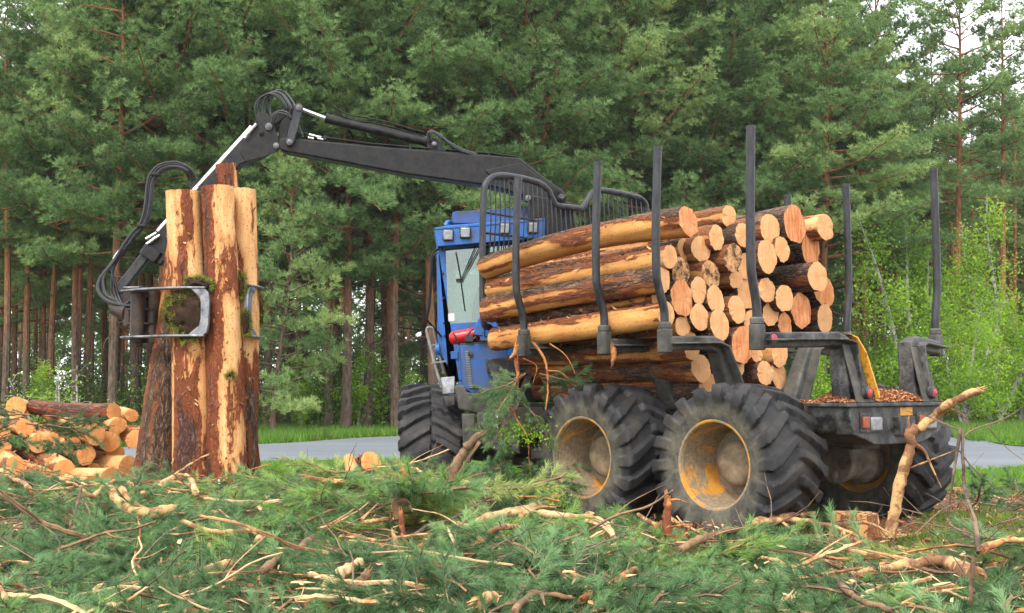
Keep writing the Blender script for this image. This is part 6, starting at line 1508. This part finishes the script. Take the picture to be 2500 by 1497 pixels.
stick([m3(700, 870, 7.9), m3(800, 940, 7.9), m3(880, 1010, 7.9), m3(930, 1070, 7.9)], (.018, .022), 'reddish stick slanting down left of the bottom centre', 'stick_orange', seed=33, side=[(.012, m3(620, 1000, 7.8), m3(740, 1010, 7.8), m3(850, 1100, 7.8)), (.012, m3(740, 1110, 7.7), m3(840, 1070, 7.7), m3(930, 1040, 7.7))])
stick([m3(1770, 780, 8.2), m3(1800, 840, 8.1), m3(1900, 900, 8.0), m3(1990, 950, 7.9)], (.018, .026), 'rusty forked limb right of the bottom centre', 'stick_orange', seed=34, side=[(.012, m3(1840, 850, 8.0), m3(1900, 820, 8.0), m3(1950, 800, 8.0))])
stick([m3(1710, 1140, 6.9), m3(1850, 1060, 6.9), m3(1960, 1000, 6.9), m3(2070, 930, 6.9)], (.022, .02), 'brown straight branch near the bottom, in front of the rusty forked limb', 'stick_orange', seed=35)
stick([m3(1250, 1220, 6.8), m3(1330, 1140, 6.8), m3(1400, 1100, 6.8), m3(1500, 1110, 6.8), m3(1640, 1130, 6.8)], (.018, .012), 'brown arched twig at the bottom centre', 'stick_brown', seed=36, side=[(.01, m3(1440, 1105, 6.8), m3(1460, 1180, 6.8))])
stick([m3(180, 1150, 7.0), m3(220, 1040, 7.0), m3(270, 950, 7.0)], (.045, .02), 'dark split butt standing at the bottom left of centre', 'stick_brown', 'splintered_stub', 'stub', seed=37)
stick([m3(0, 1040, 7.6), m3(100, 960, 7.6), m3(220, 900, 7.6)], (.04, .03), 'torn orange and white slab left of the dark split butt', 'stick_pale', 'splintered_plank', 'wood', seed=38, n=6)
stick([m3(240, 620, 8.7), m3(320, 610, 8.7), m3(380, 600, 8.7)], (.018, .018), 'short pale branch left of the splintered stub', 'stick', seed=39, side=[(.014, m3(230, 600, 8.7), m3(270, 560, 8.7), m3(340, 490, 8.8)), (.012, m3(0, 640, 8.7), m3(90, 590, 8.7), m3(180, 530, 8.8))])
stick([m3(2090, 570, 9.0), m3(2150, 610, 8.9), m3(2210, 640, 8.9)], (.016, .02), 'grey peg left of the rough orange upright stub', 'stick', seed=40)
stick([m3(2380, 800, 8.0), m3(2440, 770, 8.0), m3(2500, 730, 8.1)], (.022, .026), 'dull limb in the middle right foreground under the heap', 'stick_brown', seed=41)
stick([m3(1000, 1160, 7.0), m3(1060, 1140, 7.0), m3(1110, 1120, 7.0)], (.03, .026), 'peeled fork at the bottom left of centre', 'stick', seed=42, side=[(.018, m3(1075, 1130, 7.0), m3(1065, 1070, 7.0), m3(1060, 1055, 7.0))])
m4 = lambda x, y, Y_: (1600 + x / 2.754, 1050 + y / 2.754, Y_)
stick([m4(790, 1240, 6.6), m4(860, 1180, 6.6), m4(900, 1130, 6.6)], (.045, .02), 'bright splintered wedge at the bottom right of centre', 'stick_pale', 'splintered_plank', 'wood', seed=43, n=5)
stick([m4(720, 860, 7.9), m4(820, 880, 7.9), m4(910, 920, 7.9), m4(1050, 925, 7.9)], (.014, .010), 'pale crooked twig in the dark hollow at the right', 'stick', seed=44)
stick([m4(1960, 600, 8.9), m4(2000, 650, 8.8), m4(2140, 730, 8.7)], (.009, .010), 'thin arching grey twig on the bare ground', 'twig', seed=45, side=[(.006, m4(1700, 610, 8.9), m4(1850, 640, 8.9), m4(2010, 660, 8.8))])
# roots and twigs hanging under the front of the load
z5 = lambda x, y, Y_=11.75: (1100 + x / 2.479, 450 + y / 2.479, Y_)
stick([z5(400, 1060), z5(405, 1200), z5(340, 1270), z5(335, 1330), z5(380, 1363)], (.020, .010), 'reddish branch dangling from the load before the steering joint', 'stick_orange', hang=True, seed=46, side=[(.010, z5(380, 1363), (1262, 1025, 11.7), (1288, 1070, 11.7), (1292, 1130, 11.7), (1302, 1165, 11.7))])
stick([z5(500, 960, 11.6), z5(560, 1040, 11.6), z5(585, 1130, 11.6), z5(590, 1260, 11.6), z5(575, 1363, 11.6)], (.014, .007), 'forked orange twig hanging below the lowest long log', 'stick_orange', hang=True, seed=47, side=[(.008, z5(585, 1130, 11.6), z5(660, 1135, 11.6), z5(740, 1200, 11.6)), (.008, z5(600, 965, 11.6), z5(700, 1040, 11.6), z5(770, 1180, 11.6)), (.007, z5(440, 1055, 11.6), z5(520, 1100, 11.6), z5(500, 1200, 11.6))])
stick([z5(985, 990, 11.3), z5(988, 1050, 11.3), z5(975, 1105, 11.3)], (.03, .012), 'torn strip of orange wood hanging beside the third bunk', 'stick_orange', 'wood_strip', 'wood', hang=True, seed=48)
stick([z5(400, 975, 11.5), z5(385, 1030, 11.5), z5(360, 1050, 11.5)], (.025, .012), 'torn orange strip hanging at the lowest log beside the front stake', 'stick_orange', 'wood_strip', 'wood', hang=True, seed=49)
# nameless small sticks all over the slash
k_ = 0
while k_ < 150:
    y = srng.uniform(5.8, 12.6); x = srng.uniform(-.44, .44) * y
    rel = Vector((x, y, 0)) - C0; rel.z = 0
    if abs(rel.dot(F)) < 1.9 and abs(rel.dot(L)) < 1.9: continue
    if y > 11 and x > 0: continue
    z = gz1(x, y) + bump_at(x, y) + srng.uniform(.08, .20) * (1 if cover(x, y) > .5 else .3); a = srng.uniform(-.9, .9) + (math.pi if srng.uniform() < .5 else 0); ln = srng.uniform(.2, 1.0) ** 1.2; P = [Vector((x, y, z))]
    e = srng.normal(0, .18)
    for j in range(4):
        a += srng.normal(0, .28); e += srng.normal(0, .15); P.append(P[-1] + Vector((math.cos(a) * math.cos(e), math.sin(a) * math.cos(e), math.sin(e))) * ln / 4)
    rr_ = srng.uniform(.005, .011) + .012 * srng.uniform() ** 2
    sd_ = []
    if srng.uniform() < .6:
        d_ = (P[3] - P[2]).normalized(); s_ = Vector((-d_.y, d_.x, .3)) * (1 if srng.uniform() < .5 else -1); sd_ = [(rr_ * .6, P[2], P[2] + (d_ + s_) * ln * .15, P[2] + (d_ * 1.6 + s_) * ln * .28)]
    mt = ['stick', 'stick', 'stick_pale', 'stick_pale', 'stick_orange', 'stick_brown'][srng.integers(6)]
    q = 1250 + 3000 * x / y; zone = ('in the left' if q < 800 else 'in the middle' if q < 1650 else 'in the right') + (' foreground' if y < 8 else ' middle distance')
    stick(P, (rr_, rr_ * .6), 'small broken stick lying loose among the cut boughs ' + zone, mt, 'small_stick', 'stick', 'small sticks ' + zone, n=5, side=sd_, seed=2000 + k_)
    k_ += 1

# chips of bark and wood
def chips(name, C, size, label, z_tilt=.5, parent=None, lo=0, hi=1):
    N = len(C); g = srng; a = unit(g.normal(size=(N, 3)) * np.array([1, 1, z_tilt * .6])); nrm = unit(g.normal(size=(N, 3)) * .6 + np.array([0, 0, 1.])); b_ = unit(np.cross(nrm, a))
    l = size * g.uniform(.5, 1.8, (N, 1)); w = size * g.uniform(.15, .4, (N, 1))
    Q = np.stack([C - a * l - b_ * w * .6, C - a * l * .8 + b_ * w, C + a * l + b_ * w * .5, C + a * l * .9 - b_ * w], 1)
    return poly_mesh(name, Q.reshape(-1, 3), 4, np.clip(g.beta(1.3, 1.3, N) * (hi - lo) + lo, 0, 1), [M['chip']])
n_ = 5200; f_ = srng.uniform(-1.62, -1.24, n_); l_ = srng.uniform(-.74, .74, n_)
hz_ = (.11 * np.clip(1 - np.abs((l_ + .0) / .75) ** 3, 0, 1)) * sstep(-1.66, -1.42, f_)
C = np.array([list(V(a, b_, 0)) for a, b_ in zip(f_, l_)]); C[:, 2] = 1.19 + hz_ * srng.uniform(.75, 1, n_)
tag(link('wood_chips', chips('wood_chips', C, .016, '')), 'heap of reddish bark chips lying on the rear shelf of the forwarder', 'wood chips', None, 'stuff')
n_ = 5200; f_ = srng.uniform(-1.15, 2.3, n_); l_ = srng.uniform(-.36, .36, n_); C = np.array([list(V(a, b_, 0)) for a, b_ in zip(f_, l_)])
C[:, 2] = 1.145 + .08 * vnoise(C * 3, 5) * srng.uniform(.3, 1, n_) * np.clip(1.2 - np.abs(l_) / .36, 0, 1)
tag(link('wood_chips', chips('wood_chips', C, .022, '')), 'bark chips strewn on the chassis beam between the bunks', 'wood chips', None, 'stuff')
pts = []
while len(pts) < 14000:
    y = srng.uniform(5.5, 15.5); x = srng.uniform(-.46, .46) * y; px = 1250 + 3000 * x / y
    w_ = 1.0 if px > 1950 else .4
    if srng.uniform() > w_: continue
    pts.append((x, y, gz1(x, y) + srng.uniform(.0, .03) + (.15 * srng.uniform() if px < 1950 and y < 11 else 0)))
tag(link('wood_litter', chips('wood_litter', np.array(pts), .026, '', 1)), 'bark flakes and splinters littering the bare ground on the right', 'litter', None, 'stuff')
pts = []
while len(pts) < 5500:
    y = srng.uniform(8.3, 15.0); x = srng.uniform(.18, .46) * y
    if vnoise(np.array([[x * 1.2, y * 1.2, 0]]), 44)[0] > .42 + .02 * (y - 8): pts.append((x, y, gz1(x, y) - .005))
grass('sparse_grass', pts, .07, 'thin grass growing through the litter on the right', W=.006, n=4, tl=.35)
# fine dry twigs on the right
w = MB()
for i in range(500):
    y = srng.uniform(6.0, 14.5); x = srng.uniform(.2, .46) * y if i % 3 == 0 else srng.uniform(-.46, .46) * y
    if abs((Vector((x, y, 0)) - C0).dot(F)) < 1.7 and abs((Vector((x, y, 0)) - C0).dot(L)) < 1.8: continue
    a = srng.uniform(0, 6.28); e = abs(srng.normal(0, .25)); ln = srng.uniform(.15, .7); p = Vector((x, y, gz1(x, y) + (.015 if i % 3 == 0 else bump_at(x, y) + srng.uniform(.10, .20)))); P = [p]
    for j in range(4):
        a += srng.normal(0, .3); e += srng.normal(0, .2); p = p + Vector((math.cos(a) * math.cos(e), math.sin(a) * math.cos(e), abs(math.sin(e)))) * ln / 4; P.append(p)
    w.tube(P, [.006, .005, .004, .003, .0015], 4, False)
w.build('dry_twigs', M['twig'], None, smooth=0, label='brushwood of thin dry twigs strewn over the foreground', cat='brushwood', kind='stuff')
w = MB()
for i in range(520):
    y = srng.uniform(5.8, 12.8); x = srng.uniform(-.46, .46) * y
    if abs((Vector((x, y, 0)) - C0).dot(F)) < 1.7 and abs((Vector((x, y, 0)) - C0).dot(L)) < 1.8: continue
    a = srng.uniform(0, 6.28); ln = srng.uniform(.04, .16); e = srng.normal(0, .25); dd = Vector((math.cos(a), math.sin(a), math.sin(e))); p = Vector((x, y, gz1(x, y) + bump_at(x, y) + srng.uniform(.08, .2) * (1 if cover(x, y) > .5 else .2)))
    s_ = Vector((-dd.y, dd.x, .1)) * srng.uniform(.004, .016); u_ = Vector((0, 0, .004))
    w.add([p - s_, p + s_ * .7 + u_, p + dd * ln * .6 + s_ + u_, p + dd * ln, p + dd * ln * .5 - s_ * .8, p + dd * ln * .5 + Vector((0, 0, .008))], [(0, 1, 5), (1, 2, 5), (2, 3, 5), (3, 4, 5), (4, 0, 5)])
w.build('wood_splinters', M['stick_pale'], None, smooth=0, label='pale wood splinters scattered through the cut boughs', cat='splinters', kind='stuff')
# low leafy weed beside the first tyre
for (px, py, Y_, lab) in ((1325, 1215, 10.6, 'bright leafed bramble sprig before the first near tyre'), (1275, 1060, 11.6, 'bright leaves among the twigs hanging by the steering joint')):
    c = at(px, py, Y_); C = srng.normal(size=(420, 3)) * np.array([.14, .08, .07]) + np.array(c); Q, t_ = leaves(C, .014, srng, np.full(len(C), .6))
    me = poly_mesh('leafy_sprig', Q, 4, t_, [M['birch_leaf']]); me.transform(Matrix.Translation(-c)); link('leafy_sprig', me, None, c, label=lab, cat='plant', kind='stuff')

# ------------------------------------------------------------------ air
hb = MB(); hb.add([(x, y, z) for x in (-130, 140) for y in (-6, 120) for z in (-1, 32)], [(0, 1, 3, 2), (4, 6, 7, 5), (0, 4, 5, 1), (2, 3, 7, 6), (0, 2, 6, 4), (1, 5, 7, 3)])
hm = bpy.data.materials.new('thin_damp_air'); hm.use_nodes = True; hn = hm.node_tree; hn.nodes.remove(hn.nodes['Principled BSDF'])
pv = hn.nodes.new('ShaderNodeVolumePrincipled'); pv.inputs['Color'].default_value = (0.9, 0.95, 1, 1); pv.inputs['Density'].default_value = 0.0003
hn.links.new(pv.outputs[0], hn.nodes['Material Output'].inputs['Volume'])
hb.build('haze', hm, None, smooth=0, kind='stuff', label='thin pale air between the camera and the far trees', cat='haze')
